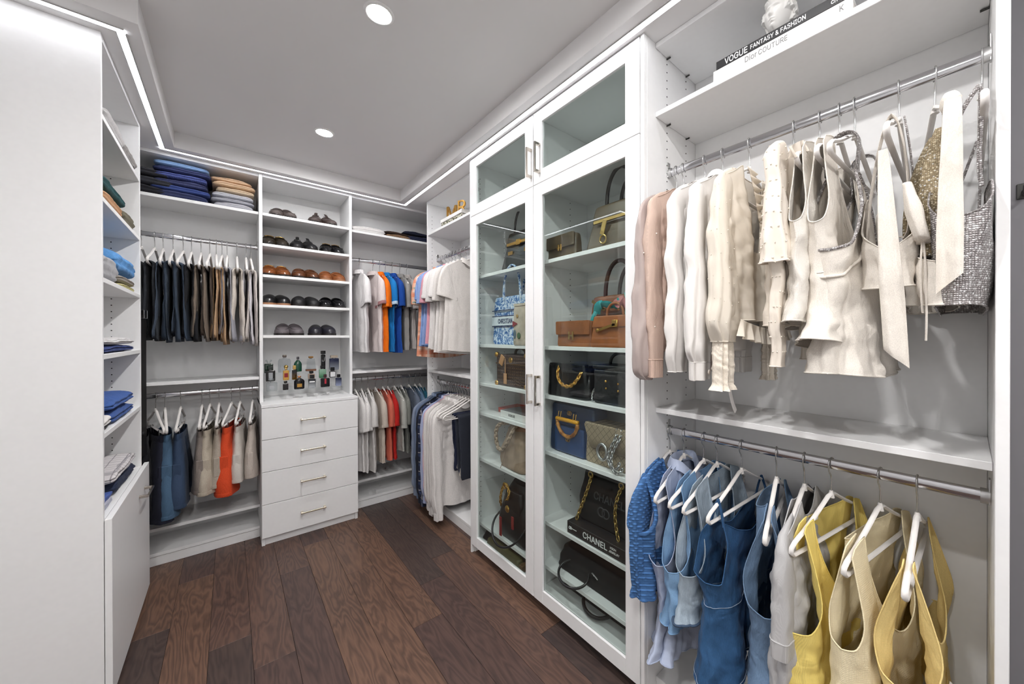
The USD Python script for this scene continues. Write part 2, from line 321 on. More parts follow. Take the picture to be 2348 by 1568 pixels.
# back wall, right hanging bay
t = thing('hanging_unit', 'white open hanging bay on the back wall right of the drawer tower', 'wardrobe', group='open hanging bays'); HU2 = t
carcass_x(t, .724, 1.53, YFRONT, YBK, (.058, .207, 1.083, 2.205), kick=3.222, panels=(False, False))
rod(t, (.7245, 3.31, 2.005), (1.5295, 3.31, 2.005)); rod(t, (.7245, 3.31, 1.028), (1.5295, 3.31, 1.028))
def carcass_y(t, y0, y1, xf, xb, shelves, panels=(True, True), zt=ZS, sxf=None, kick=None):
    """Unit on the right wall: side panels at y0 and y1."""
    s = 1 if xb > xf else -1
    if panels[0]: obj(t, 'side_panel', box(xf, xb, y0, y0 + T, 0, zt), WHITE, False)
    if panels[1]: obj(t, 'side_panel', box(xf, xb, y1 - T, y1, 0, zt), WHITE, False)
    a, b = y0 + (T if panels[0] else 0), y1 - (T if panels[1] else 0)
    obj(t, 'back_panel', box(xb - s * .008, xb, a, b, 0, zt), WHITE, False)
    for z in shelves: obj(t, 'shelf', box((sxf or xf), xb - s * .009, a + .0006, b - .0006, z, z + T), WHITE, False)
    obj(t, 'top_panel', box((sxf or xf), xb - s * .009, a + .0006, b - .0006, zt - T, zt - .0005), WHITE, False)
    if kick: obj(t, 'toe_kick', box(kick, kick + s * .016, a + .001, b - .001, 0, .056), WHITE, False)
XBK = 1.545
# right wall, far corner hanging bay
t = thing('hanging_unit', 'white hanging bay in the far right corner beside the glass-door cabinet', 'wardrobe', group='open hanging bays'); HU3 = t
carcass_y(t, 2.1005, 2.98, 1.235, XBK, (.058, 1.084, 2.212), (False, True), kick=1.2365)
rod(t, (1.32, 2.1015, 2.025), (1.32, 2.96, 2.025)); rod(t, (1.32, 2.1015, 1.003), (1.32, 2.96, 1.003))
pins(t, [(1.272, 2.9605, 'y', .2, 2.4), (1.455, 2.9605, 'y', .2, 2.4)], 1)
# glass-door cabinet
t = thing('display_cabinet', 'tall white display cabinet with four glass doors and handbags inside', 'cabinet'); GC = t
obj(t, 'side_panel', box(1.172, XBK, .792, .811, 0, ZS), WHITE, False); obj(t, 'side_panel', box(1.172, XBK, 2.081, 2.1, 0, ZS), WHITE, False)
obj(t, 'side_filler', box(1.152, 1.1715, .792, .8085, 0, ZS - .001), WHITE, False); obj(t, 'side_filler', box(1.152, 1.1715, 2.0865, 2.1, 0, ZS - .001), WHITE, False)
obj(t, 'divider', box(1.175, XBK - .009, 1.4395, 1.4585, .056, ZS - T - .001), WHITE, False)
obj(t, 'back_panel', box(XBK - .008, XBK, .8115, 2.0805, 0, ZS), WHITE, False)
obj(t, 'toe_kick', box(1.215, 1.231, .8115, 2.0805, 0, .056), WHITE, False)
obj(t, 'top_panel', box(1.175, XBK - .009, .8115, 2.0805, ZS - T, ZS - .0005), WHITE, False)
RZ = (.078, .205, .427, .782, 1.062, 1.307, 1.738, 2.118); LZ = (.078, .177, .589, .879, 1.065, 1.307, 1.743, 2.118)
for z in RZ: obj(t, 'shelf', box(1.19 if z < 2.1 else 1.176, XBK - .009, .812, 1.439, z, z + T), WHITE, False)
for z in LZ: obj(t, 'shelf', box(1.19 if z < 2.1 else 1.176, XBK - .009, 1.459, 2.08, z, z + T), WHITE, False)
pins(t, [(1.215, 1.4388, 'y', .15, 2.4), (1.40, 1.4388, 'y', .15, 2.4)], 1); pins(t, [(1.215, 2.0804, 'y', .15, 2.4), (1.40, 2.0804, 'y', .15, 2.4)], 1)
def glass_door(label, y0, y1, z0, z1, gz0, gz1, hy, hz, hinge_y):
    st = .066; x0, x1 = 1.15, 1.1695
    ms = [box(x0, x1, y0, y0 + st, z0, z1), box(x0, x1, y1 - st, y1, z0, z1), box(x0, x1, y0 + st, y1 - st, z0, gz0), box(x0, x1, y0 + st, y1 - st, gz1, z1)]
    d = obj(t, 'door', cat(*ms), WHITE, False, label=label)
    obj(d, 'glass_pane', box(1.1595, 1.1635, y0 + st, y1 - st, gz0, gz1, 0), PANE, False)
    bar_handle(d, (1.15, hy, hz), (0, 0, 1), (-1, 0, 0), .15)
    for hz2 in np.linspace(gz0 + .12, gz1 - .06, 2 if z1 - z0 < 1 else 4):
        s = 1 if hinge_y > 1.4 else -1
        obj(d, 'hinge', cat(box(1.1645, 1.20, hinge_y - s * .012, hinge_y, hz2 - .012, hz2 + .012), box(1.172, 1.182, hinge_y - s * .028, hinge_y, hz2 - .024, hz2 + .024)), DARKM, False)
glass_door('upper right glass door', .8115, 1.447, 2.1335, 2.492, 2.196, 2.429, 1.398, 2.252, .8125)
glass_door('upper left glass door', 1.451, 2.0855, 2.1335, 2.492, 2.196, 2.429, 1.463, 2.248, 2.0795)
glass_door('tall lower right glass door', .8115, 1.447, .057, 2.1305, .122, 2.068, 1.398, 1.108, .8125)
glass_door('tall lower left glass door', 1.451, 2.0855, .057, 2.1305, .122, 2.068, 1.463, 1.11, 2.0795)
# right wall, near hanging bay
t = thing('hanging_unit', 'white open hanging bay at the right, pale tops above, denim and yellow tops below', 'wardrobe', group='open hanging bays'); HU4 = t
obj(t, 'side_panel', box(1.15, XBK, -.055, -.036, 0, ZS), WHITE, False)
obj(t, 'back_panel', box(XBK - .008, XBK, -.0355, .7915, 0, ZS), WHITE, False)
for z in (.047, 1.081, 2.212): obj(t, 'shelf', box(1.227, XBK - .009, -.0354, .7914, z, z + T), WHITE, False)
obj(t, 'top_panel', box(1.227, XBK - .009, -.0354, .7914, ZS - T, ZS - .0005), WHITE, False)
obj(t, 'toe_kick', box(1.23, 1.246, -.0354, .7914, 0, .046), WHITE, False)
rod(t, (1.317, -.0355, 2.022), (1.317, .7915, 2.022)); rod(t, (1.317, -.0355, 1.0), (1.317, .7915, 1.0))
pins(t, [(1.307, .7917, 'y', .1, 2.19), (1.455, .7917, 'y', .1, 2.19), (1.307, .7917, 'y', 2.26, 2.46), (1.455, .7917, 'y', 2.26, 2.46)], 1)
for x in (1.307, 1.455):
    for z in (2.212, ZS - T):
        for y, sg in ((.7914, 1), (-.0354, -1)):
            obj(t, 'shelf_pin', rot(lathe([(.0005, 0), (.003, 0), (.003, .016), (.0005, .016)], 8), rx=sg * PI / 2, t=(x, y, z - .004)), DARKM)
# left unit: tall plain end panel, open shelves, tilt-out door
t = thing('shelf_unit', 'white shelf unit at the left with tall plain end panel and tilt-out hamper door', 'shelves'); LU = t
obj(t, 'end_panel', box(-.67, -.352, 2.105, 2.124, 0, ZS), WHITE, False, label='tall plain white end panel facing the camera')
obj(t, 'side_panel', box(-.67, -.352, 2.868, 2.887, 0, ZS), WHITE, False)
obj(t, 'back_panel', box(-.67, -.662, 2.1245, 2.8675, 0, ZS), WHITE, False)
for z in (.676, .995, 1.29, 1.578, 1.879, 2.186): obj(t, 'shelf', box(-.661, -.3525, 2.1246, 2.8674, z, z + T), WHITE, False)
obj(t, 'top_panel', box(-.661, -.3525, 2.1246, 2.8674, ZS - T, ZS - .0005), WHITE, False)
d = obj(t, 'hamper_door', box(-.3505, -.332, 2.107, 2.945, .03, .697), WHITE, False, label='white tilt-out hamper door')
bar_handle(d, (-.332, 2.72, .60), (0, 1, 0), (1, 0, 0), .16)
pins(t, [(-.45, 2.8677, 'y', .8, 2.45), (-.60, 2.8677, 'y', .8, 2.45)], 1)
obj(t, 'filler', box(-.37, -.352, 2.8875, 2.946, 0, .676), WHITE, False)
# ================================================================ HANGERS AND CLOTHES
from scipy.interpolate import PchipInterpolator
HPTS = np.array([(0, -.088), (.02, -.091), (.05, -.106), (.10, -.130), (.16, -.155), (.205, -.171), (.222, -.182), (.2245, -.194), (.212, -.203), (.15, -.2045), (0, -.2045)])
def hz(x): return np.interp(np.abs(x), HPTS[:7, 0], HPTS[:7, 1]) + .0065
HANGW = mat('white_velvet', {'p': ('principled_bsdf', dict(base_color=lin('e9e5e1'), roughness=.75, specular_ior_level=.3, sheen_weight=.2))}, [])
def make_hanger(name, label, cat_, loc, rz, group, m=HANGW, clips=False, bar=True):
    t = thing(name, label, cat_, loc, rz, group)
    a = np.radians(np.linspace(-35, 200, 18)); hook = np.c_[.0178 * np.cos(a), 0 * a, .0178 * np.sin(a) - .0005]
    hook = np.vstack([hook, [(-.0145, 0, -.020), (-.004, 0, -.032), (0, 0, -.045), (0, 0, -.092)]])
    obj(t, 'hook', tube(hook, .0019, 7), SILVER, True)
    r = HPTS if bar else HPTS[:9]
    p = np.vstack([r, r[::-1][1:-1] * [-1, 1]]) if bar else np.vstack([(r * [-1, 1])[::-1], r[1:]])
    p = spline(np.c_[p[:, 0], 0 * p[:, 0], p[:, 1]], 90) if not bar else np.c_[p[:, 0], 0 * p[:, 0], p[:, 1]]
    obj(t, 'frame', cat(tube(p, .0062, 8, bar, True, .8), tube([(0, 0, -.078), (0, 0, -.098)], [.0045, .0085], 8)), m, 50)
    if clips:
        for x in (-.12, .12): obj(t, 'clip', cat(box(x - .014, x + .014, -.007, -.0035, -.245, -.196, .001), box(x - .014, x + .014, .0035, .007, -.245, -.196, .001), tube([(x - .012, 0, -.205), (x + .012, 0, -.205)], .005, 8)), SILVER, 40)
    return t
HPROTO = {}
def hang(kind, label, loc, rz=0, group=None):
    nm = {'plain': 'clothes_hanger', 'clip': 'clip_hanger', 'dark': 'dark_hanger'}[kind]
    if kind not in HPROTO:
        HPROTO[kind] = make_hanger(nm, label, 'hanger', loc, rz, group, m=HANGW if kind != 'dark' else plain('black_velvet', '1c1c1e', .8), clips=kind == 'clip')
        return HPROTO[kind]
    return copy_of(HPROTO[kind].GetPrim(), label, loc, rz, group)

def body(levels, back=None, n=20, m=34, folds=(7, .012), seed=0, sag=.006, power=4, y0=0.):
    """Front and back of a garment as one loop of cloth. levels: [(points (q, x, z), d)] from the top edge to the hem; q runs from the middle (0) to the side seam (1)."""
    back = back or levels; rng = np.random.default_rng(seed + 11); qh = np.sin(np.linspace(0, PI / 2, n + 1)); Q = np.r_[qh[::-1], qh[1:], qh[::-1][1:], qh[1:-1]]
    sx = np.r_[-np.ones(n), 0, np.ones(n), np.ones(n - 1), 0, -np.ones(n - 1)]; K = len(levels); side = np.r_[-np.ones(2 * n + 1), np.ones(2 * n - 1)]
    X, Y, Z = [], [], []
    for k in range(K):
        xs, zs, ds = [], [], []
        for L in (levels, back):
            P = np.array([p[:3] for p in L[k][0]], float); d = L[k][1]
            xs.append(PchipInterpolator(P[:, 0], P[:, 1])(Q)); zs.append(PchipInterpolator(P[:, 0], P[:, 2])(Q))
            ds.append(PchipInterpolator(P[:, 0], [p[3] for p in L[k][0]])(Q) if len(L[k][0][0]) > 3 else d * np.sqrt(np.maximum(1 - Q ** power, 0)))
        f = side < 0
        X.append(sx * np.where(f, xs[0], xs[1])); Z.append(np.where(f, zs[0], zs[1])); Y.append(np.where(f, -ds[0], ds[1]))
    t = np.linspace(0, 1, m); tk = np.array([L[2] if len(L) > 2 else i / (K - 1) for i, L in enumerate(levels)], float)
    ev = (lambda A: PchipInterpolator(tk, np.array(A))(t)) if K > 1 else None
    P = np.stack([ev(X), ev(Y), ev(Z)], -1)
    a = np.linspace(0, 1, P.shape[1], endpoint=False)[None]; T_ = t[:, None]; f = 0
    for j in range(3):
        kk = max(1, int(folds[0] * (1 + .6 * (j - 1)))); f = f + (.6, 1, .5)[j] * (2 * np.abs(np.sin(PI * kk * a + rng.uniform(0, 3.1) + T_ * rng.uniform(-.8, .8))) - 1.2)
    amp = folds[1] * (T_ ** .9) * .75; nx = sx * Q ** 8; ny = side * (1 - Q ** 8)
    P[..., 0] += amp * f * nx[None]; P[..., 1] += amp * f * ny[None]
    w = fbm(P * [1, 1, 1], 9, seed) * sag * np.minimum(1, T_ * 6); w2 = fbm(P, 26, seed + 1, 2) * sag * .8 * np.minimum(1, T_ * 6)
    P[..., 1] += (w + w2); P[..., 0] += w * .5; P[..., 1] += y0
    return P
def sleeve(s, outer, inner, d, n=22, m=30, folds=(5, .006), seed=0, q=.75, y=(0., 0.), sag=.006):
    rng = np.random.default_rng(seed + 5); t = np.linspace(0, 1, m)
    def sp(p):
        p = np.array(p, float); k = np.r_[0, np.cumsum(np.linalg.norm(np.diff(p, axis=0), axis=1))]; return PchipInterpolator(k / k[-1], p)(t)
    O, I = sp(outer), sp(inner); c, h = (O + I) / 2, (O - I) / 2; D = np.interp(t, np.linspace(0, 1, len(d)), d)[:, None]; yy = np.interp(t, np.linspace(0, 1, len(y)), y)[:, None]
    a = np.linspace(0, 2 * PI, n, endpoint=False)[None]; f = 0
    ca, sa = np.sign(np.cos(a)) * np.abs(np.cos(a)) ** q, np.sign(np.sin(a)) * np.abs(np.sin(a)) ** q
    for j in range(2):
        kk = folds[0] + 2 * j; f = f + (2 * np.abs(np.sin(.5 * kk * a + rng.uniform(0, 3) + t[:, None] * rng.uniform(-1.5, 1.5))) - 1.2) * (1, .6)[j]
    g = folds[1] * t[:, None] ** .8 * f
    P = np.stack([c[:, :1] + h[:, :1] * ca + g * ca * .6, yy + D * sa + g * sa, c[:, 1:] + h[:, 1:] * ca], -1)
    w = fbm(P, 11, seed) * sag * np.minimum(1, t[:, None] * 5); P[..., 1] += w; P[..., 0] += w
    P[..., 0] *= s
    return P if s > 0 else P[:, ::-1]
def edge(P, r=.0028, k=6): return tube(P, r, k, True)
def sheet_tube(P, caps=False): return grid(P, True, caps)
def collar(rx=.070, ry=.024, z=-.120, h=.034, fall=.03, drop=.035, spread=.014, n=32):
    a = np.linspace(0, 2 * PI, n, endpoint=False); fr = np.clip(-np.sin(a), 0, 1) ** 3 * drop; rows = []
    for (k, dz) in ((0, 0), (.004, h * .7), (.008, h), (.012, h * .9), (spread, h - fall * .6), (spread + .006, h - fall - .004)):
        rows.append(np.c_[(rx + k) * np.cos(a), (ry + k) * np.sin(a), z + dz - fr - (np.clip(-np.sin(a), 0, 1) ** 4 * .012 if k > .01 else 0)])
    return grid(np.array(rows))
def buttons(parent, pts, r=.0045, m=None, name='button', axis='y'):
    for p in pts: obj(parent, name, rot(lathe([(.0003, .0016), (r * .8, .0016), (r, .0006), (r, -.001), (.0003, -.001)], 12), rx=PI / 2 if axis == 'y' else 0, ry=-PI / 2 if axis == 'x' else 0, t=p), m, 40)
NECKT = lambda dip, w=.078: [(0, 0, hz(w) + .008 - dip), (.2, w * .55, hz(w) + .008 - dip * .86), (.34, w * .93, hz(w) + .008 - dip * .3), (.4, w * 1.04, hz(w) + .008), (.72, .15, hz(.15) + .004), (1, .207, hz(.207) - .002)]
def shirt(t, m, L=.70, sl=.36, hw=.222, d=.034, long=False, col=None, cuffm=None, seed=0, neck=.05, cw=.055, folds=(7, .012), colm=None, hi=False, curve=0., trimm=None, btn=None, sd=.034, both=True):
    """Tee, polo or shirt on a hanger: body, two sleeves, collar or neckband, cuffs, buttons."""
    n, mm = (26, 46) if hi else (14, 24)
    chest = [(0, 0, -.38), (.5, hw * .5, -.385), (1, hw * .93, -.40)]; hem = [(0, 0, -L - curve), (.5, hw * .52, -L - curve * .6), (1, hw, -L)]
    P = body([(NECKT(neck), .012), (chest, d, .45), (hem, d * .9, 1)], [(NECKT(.012), .012), (chest, d, .45), (hem, d * .9, 1)], n, mm, folds, seed)
    obj(t, 'body', cat(grid(P), edge(P[-1], .0018, 5)), m, True)
    for s in (-1, 1) if both else (-1,):
        if long: o, i, dd = [(.13, hz(.13) + .011), (.20, hz(.2) + .006), (.238, -.195), (.250, -.26), (.252, -.42), (.245, -sl + .06), (.228, -sl)], [(.15, -.37), (.165, -.41), (.165, -.5), (.163, -sl + .06), (.168, -sl)], (.012, sd, sd * 1.05, sd, sd * .9, cw * .5)
        else: o, i, dd = [(.13, hz(.13) + .011), (.20, hz(.2) + .006), (.238, -.195), (.254, -.26), (.262, -sl)], [(.15, -.34), (.140, -.37), (.128, -.385)], (.012, sd, sd * 1.05, sd)
        S = sleeve(s, o, i, dd, 24 if hi else 14, 40 if hi else 18, (5, .006), seed + 3 + s)
        sl_ = obj(t, 'sleeve', cat(grid(S), edge(S[-1], .002, 5)), m, True)
        if cuffm is not None:
            b = S[-1]; c0 = b.mean(0); rows = [c0 + (b - c0) * k + [0, 0, z] for k, z in ((1.03, .006), (1.06, -.005), (1.05, -.018 if not long else -.05), (.97, -.02 if not long else -.052))]
            obj(sl_, 'cuff', grid(np.array(rows)), cuffm, 50)
    cm = colm or m
    if col == 'collar': obj(t, 'collar', collar(drop=neck * .55), cm, 50)
    elif col == 'band': obj(t, 'neckband', edge(P[0][np.abs(P[0][:, 0]) < .085] if False else P[0] * [1, 1, 1] + [0, 0, .001], .0035), trimm or m, 50)
    if btn is not None: buttons(t, [(0, -d - .004, z) for z in np.linspace(-.2, -L + .08, 6)], .0048, btn)
    return P
def leg_drape(x0, x1, r, zl, zr, th, seed, m=46, n=18, taper=.85):
    """A trouser leg laid double over the hanger bar: one flat tube of cloth bent over the bar; zl, zr: drop at the two sides."""
    rng = np.random.default_rng(seed); zb = -.2045; h1, h2 = zl + zb, zr + zb; rr = r + .0062
    k = m // 2 - 4; p = [(-rr - .012 * (1 - i / k) ** 2 * 1., -zl + (h1) * i / k) for i in range(k)] + [(-rr * math.cos(a), zb + rr * math.sin(a)) for a in np.linspace(0, PI, 9)] + [(rr + .012 * (i / k) ** 2, zb - h2 * i / k) for i in range(1, k + 1)]
    p = np.array(p); t = np.gradient(p, axis=0); t /= np.linalg.norm(t, axis=1, keepdims=True); nn = np.c_[-t[:, 1], t[:, 0]]
    a = np.linspace(0, 2 * PI, n, endpoint=False); M_ = len(p); u = np.linspace(0, 1, M_)
    c, hw = (x0 + x1) / 2, (x1 - x0) / 2; wt = hw * (taper + (1 - taper) * np.abs(np.sin(PI * u)) ** .3) * (1 + .04 * np.sin(9 * u + seed))
    X = c + wt[:, None] * np.sign(np.cos(a)) * np.abs(np.cos(a)) ** .55 + .006 * np.sin(5 * u + seed)[:, None]
    th_ = th * (1 + .35 * np.sin(11 * u + seed * 1.7))[:, None] * np.sign(np.sin(a)) * np.abs(np.sin(a)) ** .8
    amp = .004 * np.abs(p[:, 1] - zb)[:, None] / .4; wob = amp * np.sin(3 * a + seed + 4 * u[:, None]) + amp * .8 * np.sin(14 * u[:, None] + seed)
    P = np.stack([X, p[:, :1] + nn[:, :1] * th_ + wob, p[:, 1:] + nn[:, 1:] * th_], -1)
    P[..., 1] += fbm(P, 13, seed) * .005; P[..., 0] += fbm(P, 17, seed + 2) * .006
    return grid(P, True, True)
def trousers(t, m, L, seed=0, w=.11, th=.0095, cuff=True, off=-.20, pale=False):
    """Trousers folded lengthwise and laid over the hanger bar: the outer leg with its hem, the inner leg just inside it."""
    rng = np.random.default_rng(seed); L2 = L - rng.uniform(.01, .05); x0 = off + rng.uniform(0, .02); x1 = x0 + 2 * w * rng.uniform(1.25, 1.55)
    lg = obj(t, 'trouser_leg', leg_drape(x0, x1, th + .002, L, L2, th, seed * 3), m, True)
    obj(t, 'trouser_leg', leg_drape(x0 + .03, x1 + .03, .0035, L - .02, L2 + .018, .0018, seed * 3 + 1), m, True)
    if pale: obj(lg, 'turned_up_cuff', rot(rbox((x1 - x0) * .92, th * 2 + .012, .06, .005, 3), rx=.25, t=((x0 + x1) / 2, -th * 2 - .020, -L - .004)), fab('cuff_pale', 'cfc8bc'), 40)
    if cuff: obj(lg, 'hem_stitching', tube([(x0 + .03, -th * 2 - .0225, -L + .03), (x0 + w, -th * 2 - .023, -L + .028), (x1 - .03, -th * 2 - .0225, -L + .03)], .0015, 5), m, True)
def shorts(t, m, L=.60, seed=0, waist=.17, d=.022, wm=None, pocket=True, flare=1.15):
    """Shorts clipped by the waistband: two legs that part at the crotch, waistband, side pocket."""
    rng = np.random.default_rng(seed); z0 = -.225; cz = z0 - .24
    for s in (-1, 1):
        o = [(waist, z0 - .03), (waist * 1.12, z0 - .16), (waist * 1.18 * flare, -L + .05), (waist * 1.16 * flare, -L)]; i = [(.0, z0 - .03), (.0, cz + .02), (.012, cz - .05), (.02, -L)]
        S = sleeve(s, o, i, (d, d * 1.5, d * 1.9, d * 2.0), 20, 30, (4, .006), seed + s, .8)
        lg = obj(t, 'leg', cat(grid(S), edge(S[-1], .0025, 5)), m, True)
        b = S[-1]; c0 = b.mean(0); obj(lg, 'hem_band', grid(np.array([c0 + (b - c0) * k + [0, 0, z] for k, z in ((1.02, .022), (1.035, .02), (1.035, .002), (1.0, -.002))])), m, 60)
        if pocket and s < 0:
            p0 = S[14]; x = p0[:, 0].min()
            obj(lg, 'side_pocket', rot(rbox(d * 1.7, .010, .12, .005, 3), rz=PI / 2, t=(-waist * 1.16 - .006, 0, z0 - .29)), m, 40)
    a = np.linspace(0, 2 * PI, 30, endpoint=False); ring = np.c_[waist * np.sign(np.cos(a)) * np.abs(np.cos(a)) ** .6, d * 1.05 * np.sin(a)]
    obj(t, 'waistband', grid(np.array([np.c_[ring * k, np.full(30, z)] for k, z in ((.96, z0), (1.02, z0 + .003), (1.03, z0 - .036), (.99, z0 - .04))])), wm or m, 60)

# ---- fabrics
C = {}
def fab(name, col, kind='plain', **k):
    if name not in C: C[name] = cloth('cloth_' + name, col, kind, **k)
    return C[name]
ROD = dict(A=('y', 1.317, 2.022), B=('y', 1.317, 1.0), C=('x', 3.31, 2.005), D=('x', 3.31, 1.014), E=('x', 3.31, 2.005), F=('x', 3.31, 1.028), G=('y', 1.32, 2.025), H=('y', 1.32, 1.003))
def place(rod_, s, yaw=0.):
    ax, c, z = ROD[rod_]
    return ((c, s, z), yaw) if ax == 'y' else ((s, c, z), PI / 2 + yaw)
def hung(rod_, s, name, label, cat_, hlabel, build, yaw=0., group=None, hanger='plain', hgroup=None):
    loc, rz = place(rod_, s, yaw); rail = dict(A='upper right rail', B='lower right rail', C='upper left rail', D='lower left rail', E='upper rail right of the drawers', F='lower rail right of the drawers', G='upper corner rail', H='lower corner rail')[rod_]
    group, hgroup = group or 'clothes on the ' + rail, hgroup or 'hangers on the ' + rail
    hang(hanger, hlabel, loc, rz, hgroup)
    t = thing(name, label, cat_, loc, rz, group); build(t)
    return t
rngH = np.random.default_rng(3)
# ---- rail C: trousers
TH = [.011, .0085, .0095, .011, .0105, .0095, .0115, .0075, .0065, .006, .011, .0125, .0085, .0085]
for i, (s, nm, col, kd, L, desc) in enumerate([
    (-.400, 'black', '2c2e31', 'denim', .65, 'black trousers at the left end of the upper rail, beside the shelf unit'), (-.345, 'coal', '34373c', 'denim', .655, 'coal black jeans, second from the left on the trouser rail'),
    (-.310, 'slate', '465160', 'denim', .655, 'slate navy jeans, third from the left on the trouser rail'), (-.266, 'ink', '394452', 'denim', .66, 'ink navy jeans, fourth from the left on the trouser rail'),
    (-.221, 'navy', '404d5e', 'denim', .655, 'dark navy jeans, fifth from the left on the trouser rail'), (-.183, 'jet', '232428', 'plain', .66, 'jet black trousers just left of the olive brown pair'),
    (-.139, 'olive', '7d7063', 'plain', .66, 'olive brown cargo trousers in the middle of the trouser rail'), (-.097, 'umber', '5c5047', 'plain', .655, 'dark umber trousers between the olive brown and tan pairs'),
    (-.066, 'tan', 'ad8d6a', 'plain', .66, 'tan chinos, the darker of the two tan pairs'), (-.037, 'camel', 'c3a17e', 'plain', .68, 'camel tan chinos with the longest legs on the rail'),
    (-.012, 'grey', 'a2a2aa', 'denim', .66, 'mid grey trousers between the tan and pale pairs'), (.038, 'stone', 'd6cdc3', 'plain', .665, 'stone beige trousers right of the grey pair'),
    (.086, 'white', 'dedbe0', 'plain', .68, 'white jeans, second from the right on the trouser rail'), (.112, 'ivory', 'd8d0ca', 'plain', .69, 'ivory trousers at the right end of the trouser rail')]):
    hung('C', s, 'trousers', desc, 'trousers', f'white hanger on the trouser rail holding the {desc.split(",")[0].split(" at ")[0].split(" in the")[0].split(" between")[0].split(" just")[0].split(" right of")[0].split(" with")[0]}',
         lambda t, i=i, nm=nm, col=col, kd=kd, L=L: trousers(t, fab('trouser_' + nm, col, kd, wrinkle=.5), L, i, th=TH[i]), float(rngH.uniform(-.06, .06)), None)
# ---- rail D: shorts
for i, (s, nm, col, kd, L, d, fl, desc) in enumerate([
    (-.395, 'black', '202024', 'plain', .64, .02, 1.1, 'black shorts tucked behind the shelf unit on the lower left rail'), (-.345, 'navy', '2a2c3a', 'plain', .72, .026, 1.25, 'long dark navy shorts at the left end of the lower rail'), (-.305, 'chambray', '4d6984', 'denim', .70, .027, 1.25, 'mid blue chambray shorts on the lower left rail'),
    (-.236, 'indigo', '3b4c66', 'denim', .655, .022, 1.2, 'indigo denim shorts standing apart on the lower left rail'), (-.138, 'taupe', '8a8079', 'plain', .60, .02, 1.1, 'taupe shorts left of the khaki cargo pair'),
    (-.100, 'khaki', 'c0b5a4', 'plain', .61, .024, 1.15, 'pale khaki cargo shorts on the lower left rail'), (-.055, 'sand', 'b5aa9c', 'plain', .585, .018, 1.05, 'sand shorts squeezed between the khaki and orange pairs'),
    (.008, 'orange', 'e0512c', 'plain', .645, .026, 1.15, 'bright orange cargo shorts'), (.052, 'cream', 'd6cfc7', 'denim', .575, .02, 1.1, 'creamy white shorts right of the orange pair'), (.118, 'shell', 'cabfb5', 'plain', .565, .018, 1.05, 'shell beige shorts at the right end of the lower left rail')]):
    short = desc.split(' at the')[0].split(' on the')[0].split(' left of')[0].split(' right of')[0].split(' squeezed')[0].split(' standing')[0].split(' tucked')[0]
    hung('D', s, 'shorts', desc, 'shorts', f'{"white clip" if i else "black"} hanger holding the {short}', lambda t, i=i, nm=nm, col=col, kd=kd, L=L, d=d, fl=fl: shorts(t, fab('shorts_' + nm, col, kd), L, i + 40, d=d, flare=fl), [.1, .25, .12, -.02, -.02, -.1, -.05, -.2, -.12, -.1][i], hanger='clip' if i else 'dark')
# ---- rail E: polos and short-sleeved shirts
REDM = plain('red_emblem', 'b03a3a', .7)
def polo(m, seed, cuff=None, **k):
    def b(t):
        shirt(t, m, k.get('L', .75), .345 + .05 * ((seed * 7) % 10) / 10, col='collar', seed=seed, cuffm=cuff or m, neck=.06, colm=k.get('colm'), d=k.get('d', .024), sd=k.get('sd', .026), hi=k.get('hi', False))
        if k.get('emblem'): obj(t, 'emblem', box(.06, .082, .0305, .034, -.31, -.285, .001), REDM)
    return b
MADRAS = plaid('cloth_madras', 'e3b9a0', [('z', 9., .28, .1, 'd2603c'), ('z', 9., .12, .52, '4f9a94'), ('z', 9., .1, .72, 'f0e6dc'), ('x', 11., .2, .1, 'c9704e'), ('x', 11., .15, .6, 'e8d9cd'), ('y', 12., .3, .2, 'd98c6c')])
GING = plaid('cloth_gingham', '9fb4d8', [('z', 90., .5, 0, '4f73b4'), ('x', 90., .5, 0, '5d80bd')])
for s, m, kw, nm, desc in [
    (.800, fab('polo_white', 'e8e5e5'), {}, 'polo_shirt', 'white polo shirt nearest the drawer tower'), (.905, fab('polo_shell', 'e0d4d2'), dict(emblem=1, cuff=fab('polo_pinkcuff', 'b07f80')), 'polo_shirt', 'pinkish white polo with a small red emblem on its chest'),
    (.958, fab('polo_orange', 'ee7411'), {}, 'polo_shirt', 'bright orange polo shirt'), (1.005, fab('polo_azure', '1c7cc6'), dict(cuff=fab('polo_azcuff', 'b9d6ea')), 'polo_shirt', 'azure blue polo shirt with pale sleeve bands'),
    (1.060, fab('polo_royal', '1b4a9e'), dict(L=.76), 'polo_shirt', 'deep royal blue polo shirt'), (1.125, fab('polo_grey', '94928f'), dict(L=.74), 'polo_shirt', 'grey polo shirt right of the royal blue one'),
    (1.185, fab('polo_ash', 'b5b0ad'), dict(L=.73), 'polo_shirt', 'pale ash polo shirt half hidden before the checked shirt')]:
    hung('E', s, nm, desc, 'shirt', f'white hanger of the {desc.split(" nearest")[0].split(" with")[0].split(" right of")[0].split(" half")[0]}', polo(m, int(s * 100), **kw), float(rngH.uniform(-.05, .05)))
